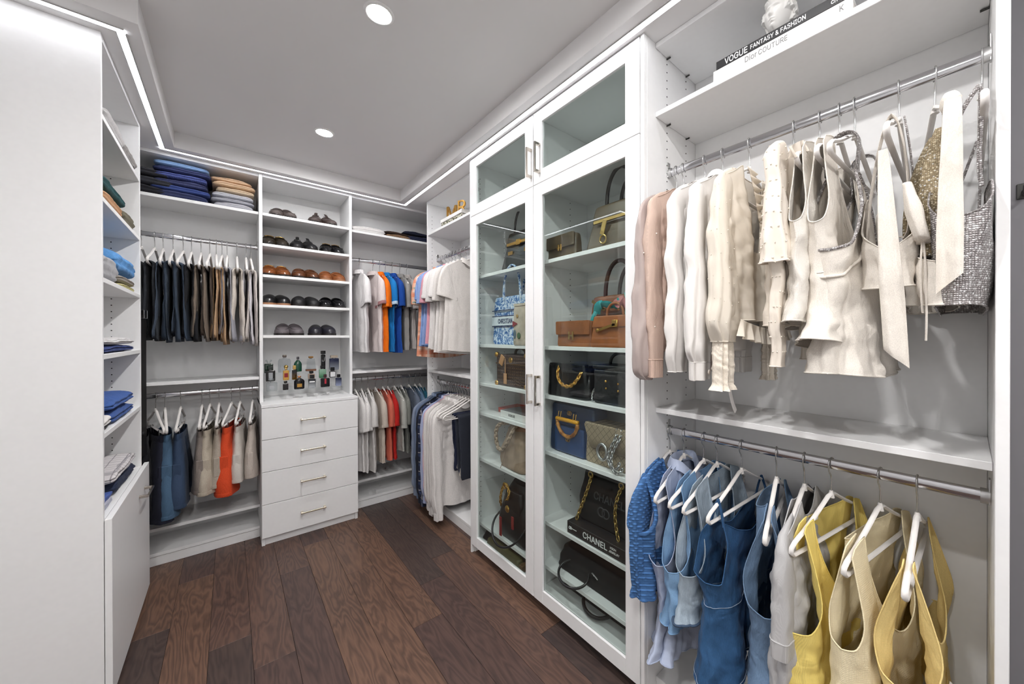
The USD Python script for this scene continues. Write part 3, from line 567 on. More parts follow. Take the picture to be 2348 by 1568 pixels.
# ---- rail F: tees
for s, nm, col, L, desc in [(.768, 'white_a', 'dfdcda', .70, 'white tee pressed against the drawer tower'), (.815, 'white_b', 'e4e1df', .71, 'white tee, second from the drawers on the lower rail'), (.863, 'white_c', 'dad7d4', .72, 'off-white tee, third from the drawers on the lower rail'),
    (.922, 'cream', 'c9bdb0', .665, 'cream beige tee left of the coral one'), (.982, 'coral', 'cf6a55', .655, 'coral pink tee beside the red one'), (1.023, 'red', 'be2420', .655, 'bright red tee on the lower right rail'), (1.077, 'sage', 'b4b5ae', .60, 'pale sage grey tee right of the red one'),
    (1.135, 'moss', '7f817b', .62, 'moss grey tee in the right lower bay'), (1.203, 'steel', '6a7484', .60, 'steel blue tee with a striped neck'), (1.258, 'denim', '5e7791', .60, 'dusty blue tee, second from the right corner'), (1.302, 'teal', '205a70', .60, 'dark teal tee in the right corner')]:
    hung('F', s, 'tee_shirt', desc, 'shirt', f'white hanger of the {desc.split(" left")[0].split(" right of")[0].split(" in the")[0].split(" with")[0].split(" beside the red")[0].split(" on the lower")[0]}'.replace('pressed against', 'beside'),
         lambda t, nm=nm, col=col, L=L, s=s: shirt(t, fab('tee_' + nm, col), L, .33 + .006 * ((int(s * 1000) * 7) % 10), col='band', seed=int(s * 97), neck=.05, d=.02, sd=.025, cuffm=fab('tee_' + nm, col)), float(rngH.uniform(-.08, .04)))
# ---- rail G: short-sleeved shirts in the corner
for s, m, L, desc in [(2.865, MADRAS, .80, 'orange and green checked shirt hanging in the far corner'), (2.80, GING, .72, 'blue gingham shirt beside the orange checked one'), (2.735, fab('shirt_sky', '8ea6d6'), .71, 'sky blue shirt left of the pink one'), (2.685, fab('shirt_pink', 'dc9fac'), .70, 'pink short-sleeved shirt in the far corner'),
    (2.63, fab('shirt_w1', 'e6e2e0'), .735, 'white shirt right beside the pink one'), (2.575, fab('shirt_w2', 'dcd8d5'), .74, 'white shirt, second from the pink one'), (2.52, fab('shirt_w3', 'e9e5e2'), .76, 'white shirt, third from the pink one'), (2.455, fab('shirt_w4', 'ded9d5'), .75, 'white shirt, fourth from the pink one'), (2.39, fab('shirt_w5', 'e6e1dc'), .74, 'white shirt partly hidden by the glass-door cabinet')]:
    hung('G', s, 'short_sleeved_shirt', desc, 'shirt', 'white hanger of the ' + desc.split(' hanging')[0].split(' beside the')[0].split(' left of')[0].split(' in the')[0], lambda t, m=m, L=L, s=s: shirt(t, m, L, .35 + .006 * ((int(s * 1000) * 3) % 10), col='collar', seed=int(s * 71), neck=.06, d=.026, sd=.03, cuffm=m, curve=.02, hi=True), float(rngH.uniform(-.05, .1)))
# ---- rail H: long-sleeved shirts, jackets and trousers
CHECK = plaid('cloth_navy_check', '232a40', [('z', 14., .10, .1, 'b8b4b4'), ('x', 14., .10, .3, 'b0adb0'), ('z', 14., .3, .5, '3a4668')])
for i, (s, m, L, sl, desc) in enumerate([(2.90, fab('jacket_slate', '8591a6', 'denim'), .80, .83, 'slate blue long-sleeved jacket deepest in the corner'), (2.855, fab('jacket_steel', '66758f', 'denim'), .80, .84, 'steel blue long-sleeved jacket in the corner'), (2.81, fab('jacket_navy', '20242f'), .84, .86, 'dark navy jacket on the lower corner rail'),
    (2.765, CHECK, .84, .87, 'navy checked shirt with pale lines'), (2.72, fab('ls_peri', 'a9b2d2'), .80, .83, 'periwinkle blue long-sleeved shirt'), (2.685, fab('ls_blush', 'd9b9bf'), .80, .80, 'blush pink long-sleeved shirt'), (2.65, fab('ls_w1', 'dedad7'), .82, .86, 'white long-sleeved shirt next to the blush pink one'),
    (2.61, fab('ls_w2', 'e5e1de'), .84, .88, 'white long-sleeved shirt, second from the blush pink one'), (2.565, fab('ls_w3', 'dbd7d4'), .84, .86, 'white long-sleeved shirt, third from the blush pink one'), (2.52, fab('ls_w4', 'e8e4e1'), .84, .89, 'white long-sleeved shirt nearest the navy trousers')]):
    hung('H', s, 'long_sleeved_shirt' if 'shirt' in desc else 'jacket', desc, 'shirt' if 'shirt' in desc else 'jacket', ('white' if i > 2 else 'black') + ' hanger of the ' + desc.split(' deepest')[0].split(' in the')[0].split(' on the')[0].split(' with')[0],
         lambda t, m=m, L=L, sl=sl, i=i: shirt(t, m, L, sl, long=True, col='collar', seed=i + 200, neck=.06, d=.02, sd=.024, cuffm=m, curve=.03, hi=True), float(rngH.uniform(0, .12)), hanger='dark' if i < 3 else 'plain')
for i, (s, nm, col, L, desc) in enumerate([(2.475, 'night', '272d42', .58, 'night blue trousers on the lower corner rail'), (2.43, 'fringe', '2b3148', .62, 'dark blue trousers with a pale turned-up cuff'), (2.385, 'charcoal', '333741', .64, 'charcoal trousers nearest the glass-door cabinet')]):
    hung('H', s, 'trousers', desc, 'trousers', 'bare-ended white hanger of the ' + desc.split(' on the')[0].split(' with')[0].split(' nearest')[0], lambda t, i=i, nm=nm, col=col, L=L: trousers(t, fab('corner_' + nm, col, 'plain'), L, i + 70, w=.07, th=.009, off=-.115, pale=i < 2), .05)
# hand-held strays in the corner: plaid of the belt on the trouser rail
BELT = plain('black_leather', '1b1a1a', .4)
t = thing('belt', 'black leather belt with a square silver buckle hanging by the shelf unit', 'belt', (-.370, 3.10, 1.50), 1.05)
obj(t, 'strap', cat(box(-.017, .017, -.0025, .0025, -.80, .0, .001), box(-.017, .017, .004, .0075, -.78, .03, .001)), BELT, False)
a = .024; obj(t, 'buckle', cat(box(-a, a, -.006, -.002, .026, .031), box(-a, a, -.006, -.002, -.022, -.017), box(-a, -a + .005, -.006, -.002, -.022, .031), box(a - .005, a, -.006, -.002, -.022, .031), box(-.003, .003, -.0075, -.0035, -.02, .028)), SILVER, False)
# ---- rail A: pale tops, rail B: denim and yellow tops (nearest the camera, most detail)
SATIN = lambda name, col, rough=.45: mat('cloth_' + name, {'t': ('texture_coordinate', {}), 'n': ('noise_texture', dict(scale=30, detail=3)), 'b': ('bump', dict(strength=.06, distance=.002)), 'p': ('principled_bsdf', dict(base_color=lin(col), roughness=rough, specular_ior_level=.4, sheen_weight=.15))},
    [('t.object', 'n.vector'), ('n.fac', 'b.height'), ('b.normal', 'p.normal')])
def sheer(name, col, a=.3):
    return mat('cloth_' + name, {'p': ('principled_bsdf', dict(base_color=lin(col), roughness=.7, specular_ior_level=.2)), 'a': ('transparent_bsdf', dict(color=(1, .99, .97))), 'm': ('mix_closure', dict(fac=1 - a))},
        [('a.BSDF', 'm.closure1'), ('p.BSDF', 'm.closure2')], 'm.closure')
def stones(name, base, bright, scale):
    return mat('cloth_' + name, {'t': ('texture_coordinate', {}), 'v': ('voronoi_texture', dict(scale=scale, randomness=.25)), 'h': ('separate_color', {}), 'r': ('rgb_ramp', dict(ramp=[(0, lin(base)), (.62, lin(base)), (.9, lin(bright)), (1, (1, 1, 1))])),
        'd': ('rgb_ramp', dict(ramp=[(.2, (1, 1, 1)), (.62, (.45, .45, .45))])), 'x': ('mix', dict(mix_type='multiply', fac=.75)), 'i': ('invert', {}), 'b': ('bump', dict(strength=.9, distance=.004)), 'p': ('principled_bsdf', dict(roughness=.3, metallic=.35))},
        [('t.object', 'v.vector'), ('v.color', 'h.color'), ('h.r', 'r.fac'), ('v.distance', 'd.fac'), ('r.color', 'x.color1'), ('d.color', 'x.color2'), ('x.color', 'p.base_color'), ('v.distance', 'i.color'), ('i.color', 'b.height'), ('b.normal', 'p.normal')])
SILVERMESH = stones('silver_stones', 'b5afae', 'f4f2f2', 230); GOLDMESH = stones('gold_stones', 'b7a584', 'fff0cf', 300); PEARLM = plain('pearl', 'e9dfd4', .2)
CRYS = mat('crystal', {'p': ('principled_bsdf', dict(base_color=(.9, .9, .92), roughness=.05, metallic=.6))}, [])
def gown(t, m, levels, back=None, folds=(7, .012), seed=0, n=30, mm=56, trim=None, tr=.0016, name='body', sag=.011, power=4, y0=0.):
    P = body(levels, back, n, mm, (folds[0], folds[1] * 1.4), seed, sag, power, y0)
    o = obj(t, name, cat(grid(P), edge(P[-1], .0022, 5)), m, True)
    obj(o, 'neck_and_armhole_binding', edge(P[0], tr, 6), trim or m, True)
    return P
def tank(nf=-.30, nb=-.17, s0=.075, s1=.13, ua=-.40, uw=.225, L=-.75, hw=.235, d=.035, waist=None, gap=.045, curve=0., strapz=.007):
    """Levels of a sleeveless top: neck, straps s0..s1 over the hanger, armholes to the underarm ua."""
    za, zb = hz(s0) + strapz, hz(s1) + strapz
    def lv(n): return [(0, 0, n, d), (.22, s0 * .62, n + (za - n) * .12, d * .9), (.44, s0 * .97, za + (n - za) * .25, .014), (.5, s0, za, .0085), (.62, s1, zb, .0085), (.70, s1 + .003, zb + (ua - zb) * .32, gap * .6), (.84, s1 + (uw - s1) * .25, zb + (ua - zb) * .72, gap), (.94, s1 + (uw - s1) * .7, zb + (ua - zb) * .95, gap * .72), (1, uw, ua, 0)]
    mid = (ua + L) / 2 - .02; w = waist or uw * .97
    lo = [([(0, 0, mid), (.5, w * .5, mid), (1, w, mid)], d, .5), ([(0, 0, L - curve), (.5, hw * .5, L - curve * .5), (1, hw, L)], d * 1.1, 1)]
    return [(lv(nf), d)] + lo, [(lv(nb), d)] + lo
def strap(t, pts, w=.009, th=.0022, m=None, name='strap', n=24):
    p = spline(np.array(pts), n); tt, nn, bb = frames(p); side = np.array([1., 0, 0]); rows = []
    for k in range(n):
        s = side - tt[k] * (tt[k] @ side); s /= np.linalg.norm(s); u = np.cross(tt[k], s); rows.append([p[k] + s * w * a + u * th * b for a, b in ((-1, 0), (-.6, -1), (.6, -1), (1, 0), (.6, 1), (-.6, 1))])
    return obj(t, name, grid(np.array(rows), True, True), m, 50)
def ruffle(pts, w, amp, waves, seed, n=120, out=(0, -1, 0)):
    p = spline(np.array(pts), n); tt, nn, bb = frames(p); out = np.array(out, float); rng = np.random.default_rng(seed); ph = rng.uniform(0, 6)
    rows = []
    for r in np.linspace(0, 1, 6):
        s = np.cross(tt, out); s /= np.linalg.norm(s, axis=1, keepdims=True); u = np.linspace(0, 1, n)[:, None]
        rows.append(p + s * w * r + out * (.004 + amp * r * (np.sin(2 * PI * waves * u + ph) + .5 * np.sin(2 * PI * waves * 1.7 * u))))
    P = np.array(rows); B = P + out * .0012
    return cat(grid(P, False), grid(B[::-1], False))
def dots(parent, P, step, r, m, seed, name='raised_dots', pr=.8):
    rng = np.random.default_rng(seed); n, k = P.shape[:2]; ms = []
    for i in range(2, n - 1, step):
        for j in range((i // step) % 2, k, max(2, step // 2)):
            if rng.random() < pr: v, f = ball(r, (0, 0, 0), 4); ms.append((v + P[i, j], f))
    obj(parent, name, cat(*ms), m, True, kind='stuff')
def a_sleeve(t, m, s, o, i, dd, seed, folds=(5, .006), n=28, mm=48, cuff=None, cm=None, name='sleeve', y=(0., 0.)):
    S = sleeve(s, o, i, [v * .55 for v in dd], n, mm, (folds[0], folds[1]), seed, y=y, sag=.010); sl_ = obj(t, name, cat(grid(S), edge(S[-1], .0022, 5)), m, True)
    if cuff:
        b = S[-1]; c0 = b.mean(0); rows = [c0 + (b - c0) * k + [0, 0, z] for k, z in cuff]
        obj(sl_, 'cuff', grid(np.array(rows)), cm or m, 50)
    return S, sl_
LO = lambda sl, x=.243: [(.13, hz(.13) + .011), (.20, hz(.2) + .006), (.238, -.195), (.25, -.26), (x + .007, -.42), (x, -sl + .1), (x - .01, -sl)]
LI = lambda sl, x=.165: [(.15, -.37), (.165, -.41), (x, -.5), (x, -sl + .1), (x + .01, -sl)]
def chest(L, hw=.222, neck=.05, d=.03, curve=0., nb=.012): 
    lo = [([(0, 0, -.38), (.5, hw * .5, -.385), (1, hw * .93, -.40)], d, .45), ([(0, 0, -L - curve), (.5, hw * .5, -L - curve * .6), (1, hw, -L)], d * .95, 1)]
    return [(NECKT(neck), .012)] + lo, [(NECKT(nb), .012)] + lo
PWHITE = SATIN('pearl_white', 'e9e5e1'); IVORY = fab('ivory_crepe', 'ebe4da', 'plain', scale=500, bump=.12); CREAM = fab('cream_dobby', 'efe5d6', 'plain', scale=400, bump=.15)
def A0(t):
    m = SATIN('mauve_satin', 'b3a49f', .38); gown(t, m, *chest(.70, .2), seed=1)
    for s in (-1, 1): a_sleeve(t, m, s, [(.13, hz(.13) + .011), (.20, hz(.2) + .006), (.238, -.195), (.252, -.26), (.25, -.5), (.275, -.70), (.265, -.77), (.225, -.80)], [(.15, -.37), (.165, -.41), (.165, -.55), (.15, -.72), (.17, -.78), (.19, -.80)], (.012, .035, .04, .05, .065, .05, .02), 2, (6, .008))
def A1(t):
    m = fab('blush_knit', 'd9bfb0', 'knit', scale=420, bump=.15); P = gown(t, m, *chest(.70, .2), seed=4)
    for s in (-1, 1):
        S, sl_ = a_sleeve(t, m, s, LO(.73), LI(.73), (.012, .036, .038, .036, .032, .03), 5, (4, .004))
        b = S[-1]; c0 = b.mean(0); obj(sl_, 'ribbed_cuff', grid(np.array([c0 + (b - c0) * k + [0, 0, z] for k, z in ((1.0, .004), (1.03, 0), (1.0, -.06), (.96, -.062))])), fab('blush_rib', 'd6baab', 'rib', bump=.3), 60)
        if s < 0: dots(sl_, S, 9, .0036, PEARLM, 9, 'pearls', .28)
def A2(t):
    m = SATIN('white_voile', 'e4e0dc', .6); gown(t, m, *chest(.68, .215), seed=7); obj(t, 'collar_band', collar(.068, .03, -.118, .02, .0, .02, .012), m, 50)
    for s in (-1, 1): a_sleeve(t, m, s, [(.13, hz(.13) + .012), (.20, hz(.2) + .006), (.238, -.195), (.252, -.26), (.255, -.45), (.262, -.68), (.235, -.765)], [(.15, -.37), (.165, -.41), (.16, -.5), (.155, -.69), (.17, -.765)], (.012, .036, .042, .045, .048, .03), 8, (7, .006))
def A3(t):
    m = PWHITE; P = gown(t, m, *chest(.70, .215, .08), seed=12, folds=(8, .014)); obj(t, 'tie_collar', collar(.066, .03, -.12, .04, .02, .03, .016), m, 50)
    for s in (-1, 1):
        S, sl_ = a_sleeve(t, m, s, [(.13, hz(.13) + .012), (.20, hz(.2) + .006), (.238, -.195), (.252, -.26), (.262, -.45), (.272, -.68), (.245, -.73)], [(.15, -.37), (.165, -.41), (.16, -.5), (.15, -.68), (.155, -.73)], (.012, .04, .046, .05, .052, .032), 13, (5, .008),
            cuff=((1.0, .004), (1.04, -.004), (1.0, -.055), (.96, -.057)))
        if s < 0:
            c0 = S[-1].mean(0); buttons(sl_, [(c0[0] - .012, c0[1] - .036, c0[2] - .03)], .008, PEARLM, 'cuff_button')
    strap(t, [(-.06, -.05, -.40), (-.075, -.055, -.60), (-.085, -.05, -.78), (-.07, -.055, -.86), (-.05, -.06, -.90)], .013, .002, m, 'neck_tie')
def A4(t):
    m = sheer('cream_chiffon', 'efe6d8', .12); lv, bk = chest(.60, .225, .30, .04, .0)
    P = gown(t, m, lv, bk, (9, .016), 16)
    for s in (-1, 1): obj(t, 'neck_ruffle', ruffle([(s * .085, -.02, -.11), (s * .10, -.045, -.20), (s * .085, -.055, -.30), (s * .03, -.055, -.40)][::s], .05, .011, 9, 20 + s), m, True)
    for s in (-1, 1):
        S, sl_ = a_sleeve(t, m, s, [(.12, hz(.12) + .014), (.20, hz(.2) + .010), (.242, -.19), (.256, -.27), (.262, -.42), (.268, -.60), (.24, -.665)], [(.15, -.37), (.165, -.41), (.155, -.5), (.15, -.61), (.165, -.665)], (.014, .042, .048, .05, .05, .036), 17 + s, (7, .009))
        b = S[-1]; c0 = b.mean(0); rr = []
        for k in range(26):
            u = k / 25; sc = .86 + .08 * math.sin(PI * u) + (.35 * max(0, u - .88) / .12); rr.append(c0 + (b - c0) * sc + [0, 0, -.145 * u])
        Rr = np.array(rr); Rr[..., :2] += (meshkit.noise(Rr * 150) - .5)[..., None] * .008
        obj(sl_, 'smocked_cuff', grid(Rr), CREAM, True)
        if s < 0: dots(sl_, S, 5, .0018, CREAM, 3)
    obj(t, 'neck_label', box(-.02, .02, .020, .0215, -.135, -.12, .0005), plain('label_white', 'f0f0ee', .8), False); obj(t, 'waist_ruffle', ruffle([(-.21, -.05, -.60), (-.1, -.06, -.62), (.1, -.06, -.62), (.21, -.05, -.60)], .05, .010, 10, 31), m, True)
def A5(t):
    m = sheer('dotted_tulle', 'f1e7da', .10); gown(t, m, *chest(.62, .22, .16, .04), folds=(9, .016), seed=23)
    for s in (-1, 1):
        S, sl_ = a_sleeve(t, m, s, [(.10, hz(.1) + .016), (.17, -.115), (.235, -.135), (.27, -.19), (.276, -.30), (.287, -.46)], [(.13, -.33), (.175, -.37), (.182, -.39), (.178, -.42), (.16, -.445)], (.016, .034, .036, .04, .05, .066), 24 + s, (6, .010))
        S2, s2 = a_sleeve(t, m, s, [(.255, -.36), (.25, -.55), (.238, -.73)], [(.185, -.36), (.185, -.55), (.19, -.73)], (.03, .028, .024), 26 + s, (5, .004), name='under_sleeve')
        if s < 0: dots(sl_, S, 4, .0027, CREAM, 5); dots(s2, S2, 5, .0025, CREAM, 6)
    obj(t, 'shoulder_ruffle', ruffle([(-.255, -.03, -.17), (-.19, -.05, -.135), (-.11, -.045, -.125), (-.04, -.04, -.19)], .03, .010, 7, 30), m, True)
def A6(t):
    lv, bk = tank(-.36, -.16, .09, .205, -.36, .25, -.61, .268, .045, gap=.018, curve=.02); gown(t, fab('white_slub', 'ebe5dc', 'knit', scale=110, bump=.25), lv, bk, (5, .016), 33, tr=.0017)
def A7(t):
    lv, bk = tank(-.42, -.15, .105, .20, -.37, .24, -.655, .285, .05, waist=.215, gap=.022, curve=.03); P = gown(t, IVORY, lv, bk, (4, .02), 36, tr=.0017)
    obj(t, 'bust_seam', tube(P[20, :60], .0018, 5), IVORY, True); obj(t, 'neck_label', box(-.02, .02, .03, .0315, -.19, -.165, .0005), plain('label_black', '1a1a1a', .8), False)
def A8(t):
    lv = [([(0, 0, -.46, .05), (.3, .05, -.36, .05), (.5, .10, -.25, .035), (.62, .125, -.23, .028), (.8, .17, -.34, .05), (.95, .215, -.43, .04), (1, .225, -.44, 0)], .05, 0), ([(0, 0, -.56), (1, .215, -.56)], .055, .4), ([(0, 0, -.76), (1, .24, -.74)], .06, 1)]
    P = gown(t, IVORY, lv, None, (5, .018), 39, trim=SILVERMESH, tr=.004)
    for s in (-1, 1):
        for y in (-1, 1): strap(t, [(s * .115, y * .034, -.24), (s * .108, y * .03, -.19), (s * .10, y * .016, hz(.10) + .003), (s * .10, 0, hz(.10) + .008)], .013, .003, SILVERMESH)
    obj(t, 'bust_band', edge(P[12] * [1.01, 1.04, 1], .004, 6), IVORY, True)
def panel(xc, yc, z0, z1, w0, w1, tilt=.0, th=.004, seed=0, n=30, k=12, slant=.02, ax='y'):
    u = np.linspace(0, 1, n)[:, None]; a = np.linspace(-1, 1, k)[None]; w = w0 + (w1 - w0) * np.minimum(1, u * 1.5) ** .8
    Yv = yc + a * w + tilt * u; Zv = z0 + (z1 - z0) * u + slant * a * u; Xv = xc + .008 * np.sin(3 * a + 2 * u + seed) * u + fbm(np.stack([Yv, Zv, 0 * Zv], -1), 9, seed) * .008
    Fv = np.stack([Xv - th / 2, Yv, Zv], -1); Bk = np.stack([Xv + th / 2, Yv, Zv], -1)
    if ax == 'x': Fv, Bk = Fv[..., [1, 0, 2]], Bk[..., [1, 0, 2]]
    ring = np.concatenate([Fv, Bk[:, ::-1]], 1); return grid(ring, True, True)
def A9(t):
    lv = [([(0, 0, -.40, .05), (.4, .08, -.30, .05), (.8, .17, -.40, .05), (1, .20, -.46, 0)], .05, 0), ([(0, 0, -.52), (1, .2, -.54)], .05, 1)]
    gown(t, IVORY, lv, None, (6, .012), 41)
    obj(t, 'scarf_panel', panel(-.222, .006, -.235, -.70, .008, .021, -.022, seed=2), IVORY, 50)
    strap(t, [(-.14, -.02, -.42), (-.15, -.026, -.25), (-.14, 0, hz(.14) + .01), (-.13, .03, -.24), (-.12, .04, -.42)], .013, .002, IVORY)
    S = sleeve(-1, [(.195, -.31), (.215, -.37), (.205, -.44)], [(.165, -.31), (.155, -.38), (.175, -.45)], (.008, .016, .012), 20, 20, (6, .003), 44, y=(-.03, -.055)); obj(t, 'gathered_side', grid(S, True, True), IVORY, True)
    for k, (a, z) in enumerate(((-.06, -.66), (-.052, -.60))): strap(t, [(-.18, -.055, -.43), (-.19, a, -.52), (-.185, a - .003 * k, z)], .0035, .0018, IVORY, 'tie_cord')
    strap(t, [(-.1, -.032, -.45), (-.11, -.035, -.3), (-.12, -.02, hz(.12))], .004, .002, SILVERMESH, 'stone_cord')
def A10(t):
    lv = [([(0, 0, -.50, .045), (.4, .08, -.46, .05), (.8, .17, -.48, .045), (1, .20, -.50, 0)], .05, 0), ([(0, 0, -.57), (1, .2, -.585)], .045, 1)]
    gown(t, IVORY, lv, None, (5, .01), 46)
    def band(z0, z1, x, ya, yb, w, seed):
        p = spline([(x * .75, ya * .3, z0), (x, ya, (z0 + z1) / 2), (x * 1.02, yb, z1)], 26); u = np.linspace(0, 1, 26); ww = w * np.sin(PI * (.06 + .82 * u)) ** .8 + .004; rows = []
        for k in range(26): rows.append([p[k] + [.004 * math.sin(i), ww[k] * math.cos(i), 0] for i in np.linspace(0, 2 * PI, 13)[:-1]])
        return grid(np.array(rows), True, True)
    obj(t, 'gold_stone_cup', band(-.185, -.475, -.165, .026, .030, .017, 1), GOLDMESH, True); obj(t, 'gold_stone_cup', band(-.19, -.475, -.12, .048, .055, .012, 2), GOLDMESH, True)
    obj(t, 'scarf_panel', panel(-.228, .006, -.175, -.545, .012, .019, .004, seed=5, slant=-.02), IVORY, 50)
    v, f = ball(1, (0, 0, 0), 12); v = v * [.026, .016, .022]; v += fbm(v, 60, 3)[:, None] * .007; obj(t, 'scarf_knot', (v + [-.208, .006, -.172], f), IVORY, True)
    strap(t, [(.12, .02, -.50), (.15, .02, -.33), (.17, 0, hz(.17))], .018, .002, IVORY)
def A11(t):
    lv = [([(0, 0, -.41, .03), (.35, .07, -.36, .036), (.5, .10, -.345, .036), (.7, .16, -.335, .042), (.9, .205, -.37, .044), (.97, .213, -.40, .03), (1, .215, -.41, 0)], .04, 0), ([(0, 0, -.49), (1, .212, -.49)], .043, .5), ([(0, 0, -.60), (1, .205, -.585)], .034, 1)]
    gown(t, SILVERMESH, lv, None, (4, .005), 50, tr=.0017, power=9, y0=.033, sag=.004)
    for y in (-1, 1):
        strap(t, [(-.165, .033 + y * .03, -.345), (-.172, .028 + y * .022, -.27), (-.175, .016 + y * .012, -.18), (-.178, .006, hz(.178) + .012)], .0045, .0035, SILVERMESH)
        strap(t, [(.15, .033 + y * .03, -.35), (.155, .018 + y * .018, -.25), (.16, y * .006, hz(.16) + .010)], .004, .003, SILVERMESH)
    obj(t, 'lining', grid(sleeve(-1, [(.17, -.315), (.195, -.36), (.19, -.43)], [(.155, -.32), (.13, -.38), (.14, -.43)], (.004, .02, .018), 18, 14, (3, .002), 4, y=(.05, .045))), fab('grey_lining', 'b9b4b3'), True)
for i, (s, yaw, b, nm, desc, short) in enumerate([
    (.756, .0, A0, 'blouse', 'mauve satin blouse with a ballooning sleeve at the left end of the rail', 'mauve satin blouse'), (.727, .02, A1, 'cardigan', 'blush pink cardigan dotted with small pearls', 'blush pink pearl cardigan'),
    (.642, .03, A2, 'blouse', 'white long-sleeved blouse right beside the blush pink cardigan', 'white blouse beside the cardigan'), (.576, .05, A3, 'blouse', 'white satin blouse with buttoned cuff and hanging neck tie', 'white satin tie blouse'),
    (.487, .0, A4, 'blouse', 'cream chiffon blouse with ruffled neckline and smocked cuffs', 'cream ruffled blouse'), (.358, .09, A5, 'blouse', 'cream dotted blouse with a puffed bell sleeve', 'cream dotted blouse'),
    (.291, 0., A6, 'sleeveless_blouse', 'white textured sleeveless top with broad strap', 'white textured sleeveless top'), (.244, -.02, A7, 'sleeveless_blouse', 'ivory sleeveless top with deep neckline and flared hem', 'ivory flared top'),
    (.21, -.055, A8, 'strappy_blouse', 'ivory strappy top with silver stone straps in a deep neckline', 'ivory stone-strap top'), (.12, 0., A9, 'halter', 'ivory halter top with a long plain scarf panel hanging down', 'ivory scarf-panel halter'),
    (.055, .1725, A10, 'halter', 'gold stone halter top with a knotted ivory scarf', 'gold stone halter'), (-.021, 0., A11, 'camisole', 'silver rhinestone mesh camisole at the right end of the rail', 'silver rhinestone camisole')]):
    hung('A', s, nm, desc, 'top' if i > 5 else ('cardigan' if i == 1 else 'blouse'), f'white velvet hanger of the {short}', b, yaw)
def den(n, col): return fab('denim_' + n, col, 'denim', bump=.35, dark=.55, wrinkle=.5)
STITCH = plain('pale_stitching', '8d9cb0', .8)
def B0(t):
    lv, bk = tank(-.20, -.15, .07, .17, -.33, .235, -.56, .23, .05, gap=.055); P = gown(t, fab('blue_chunky', '5a8ccb', 'chunky', bump=1., dark=.5), lv, bk, (9, .016), 60, tr=.008)
    obj(t, 'knitted_sleeve', grid(sleeve(-1, LO(.56, .245), LI(.56, .17), (.012, .02, .022, .022, .02), 30, 40, (6, .005), 61)), C['blue_chunky'], True)
def B1(t):
    m = fab('chambray_pale', 'b9c3da', 'denim', dark=.86, bump=.15); lv, bk = tank(-.20, -.14, .07, .165, -.42, .215, -.74, .24, .038, waist=.175, gap=.05, curve=.05); P = gown(t, m, lv, bk, (7, .02), 63)
    obj(t, 'collar', collar(.066, .03, -.122, .038, .03, .05, .018), m, 50); v, f = ball(1, (0, 0, 0), 12); v = v * [.035, .025, .03]; v += fbm(v, 40, 3)[:, None] * .008; obj(t, 'tied_knot', (v + [-.14, -.045, -.58], f), m, True)
def B2(t):
    m = fab('mid_blue_linen', '82a7cc', 'plain', scale=500); lv, bk = tank(-.23, -.15, .08, .165, -.41, .23, -.60, .235, .042, gap=.05); gown(t, m, lv, bk, (6, .014), 66, tr=.0017)
def B3(t):
    m = den('pale', 'b3c3d0'); lv, bk = tank(-.30, -.15, .085, .165, -.40, .225, -.55, .235, .042, gap=.05, waist=.22); P = gown(t, m, lv, bk, (6, .014), 68, tr=.0017); obj(t, 'frayed_hem', edge(P[-2] * [1.02, 1.06, 1], .004, 5), den('dark_edge', '4c5f78'), True)
def B4(t):
    m = den('dark', '3a638f'); lv = [([(0, 0, -.275, .035), (.45, .10, -.245, .035), (.68, .165, -.215, .02), (.8, .19, -.27, .045), (.93, .225, -.36, .045), (1, .238, -.375, 0)], .04, 0), ([(0, 0, -.44), (1, .225, -.45)], .045, .38), ([(0, 0, -.66), (.6, .14, -.67), (1, .265, -.70)], .06, 1)]
    P = gown(t, m, lv, None, (5, .016), 70, tr=.0017); obj(t, 'waist_seam', edge(P[21] * [1.006, 1.03, 1], .0011, 5), STITCH, True); obj(t, 'hem_stitching', edge(P[-3] * [1.006, 1.03, 1], .001, 5), STITCH, True)
    for s in (-1, 1):
        for y in (-1, 1): strap(t, [(s * .165, y * .02, -.222), (s * .163, y * .014, -.19), (s * .16, 0, hz(.16) + .006)], .007, .0025, m)
def B5(t):
    m = den('mid', '7f9cbd'); lv, bk = tank(-.32, -.16, .12, .175, -.40, .225, -.66, .26, .05, waist=.2, gap=.06, curve=.03); P = gown(t, m, lv, bk, (6, .016), 73, tr=.0017); obj(t, 'hem_stitching', edge(P[-3] * [1.006, 1.03, 1], .0011, 5), STITCH, True)
def B6(t):
    m = fab('grey_knit', 'c9c8c8', 'knit', scale=380, bump=.15); gown(t, m, *chest(.74, .235, .06, .045), folds=(5, .01), seed=76)
    fab('grey_rib', 'c4c3c3', 'rib', bump=.4)
    for s in (-1, 1):
        S, sl_ = a_sleeve(t, m, s, [(.13, hz(.13) + .011), (.20, hz(.2) + .006), (.238, -.195), (.252, -.26), (.262, -.42)], [(.15, -.36), (.145, -.40), (.15, -.42)], (.014, .042, .045, .045), 77 + s, (3, .004))
        b = S[-1]; c0 = b.mean(0); obj(sl_, 'ribbed_cuff', grid(np.array([c0 + (b - c0) * k + [0, 0, z] for k, z in ((1.0, .004), (1.02, 0), (1.0, -.045), (.95, -.046))])), C['grey_rib'], 60)
def B7(t):
    lv, bk = tank(-.33, -.17, .125, .172, -.40, .225, -.76, .245, .05, gap=.055); P = gown(t, fab('lemon_jersey', 'fbe384', 'rib', scale=160, bump=.12, dark=.9), lv, bk, (6, .022), 80, tr=.0017)
    obj(t, 'neck_label', box(-.02, .02, .042, .0435, -.185, -.172, .0005), plain('label_white', 'f0f0ee', .8), False)
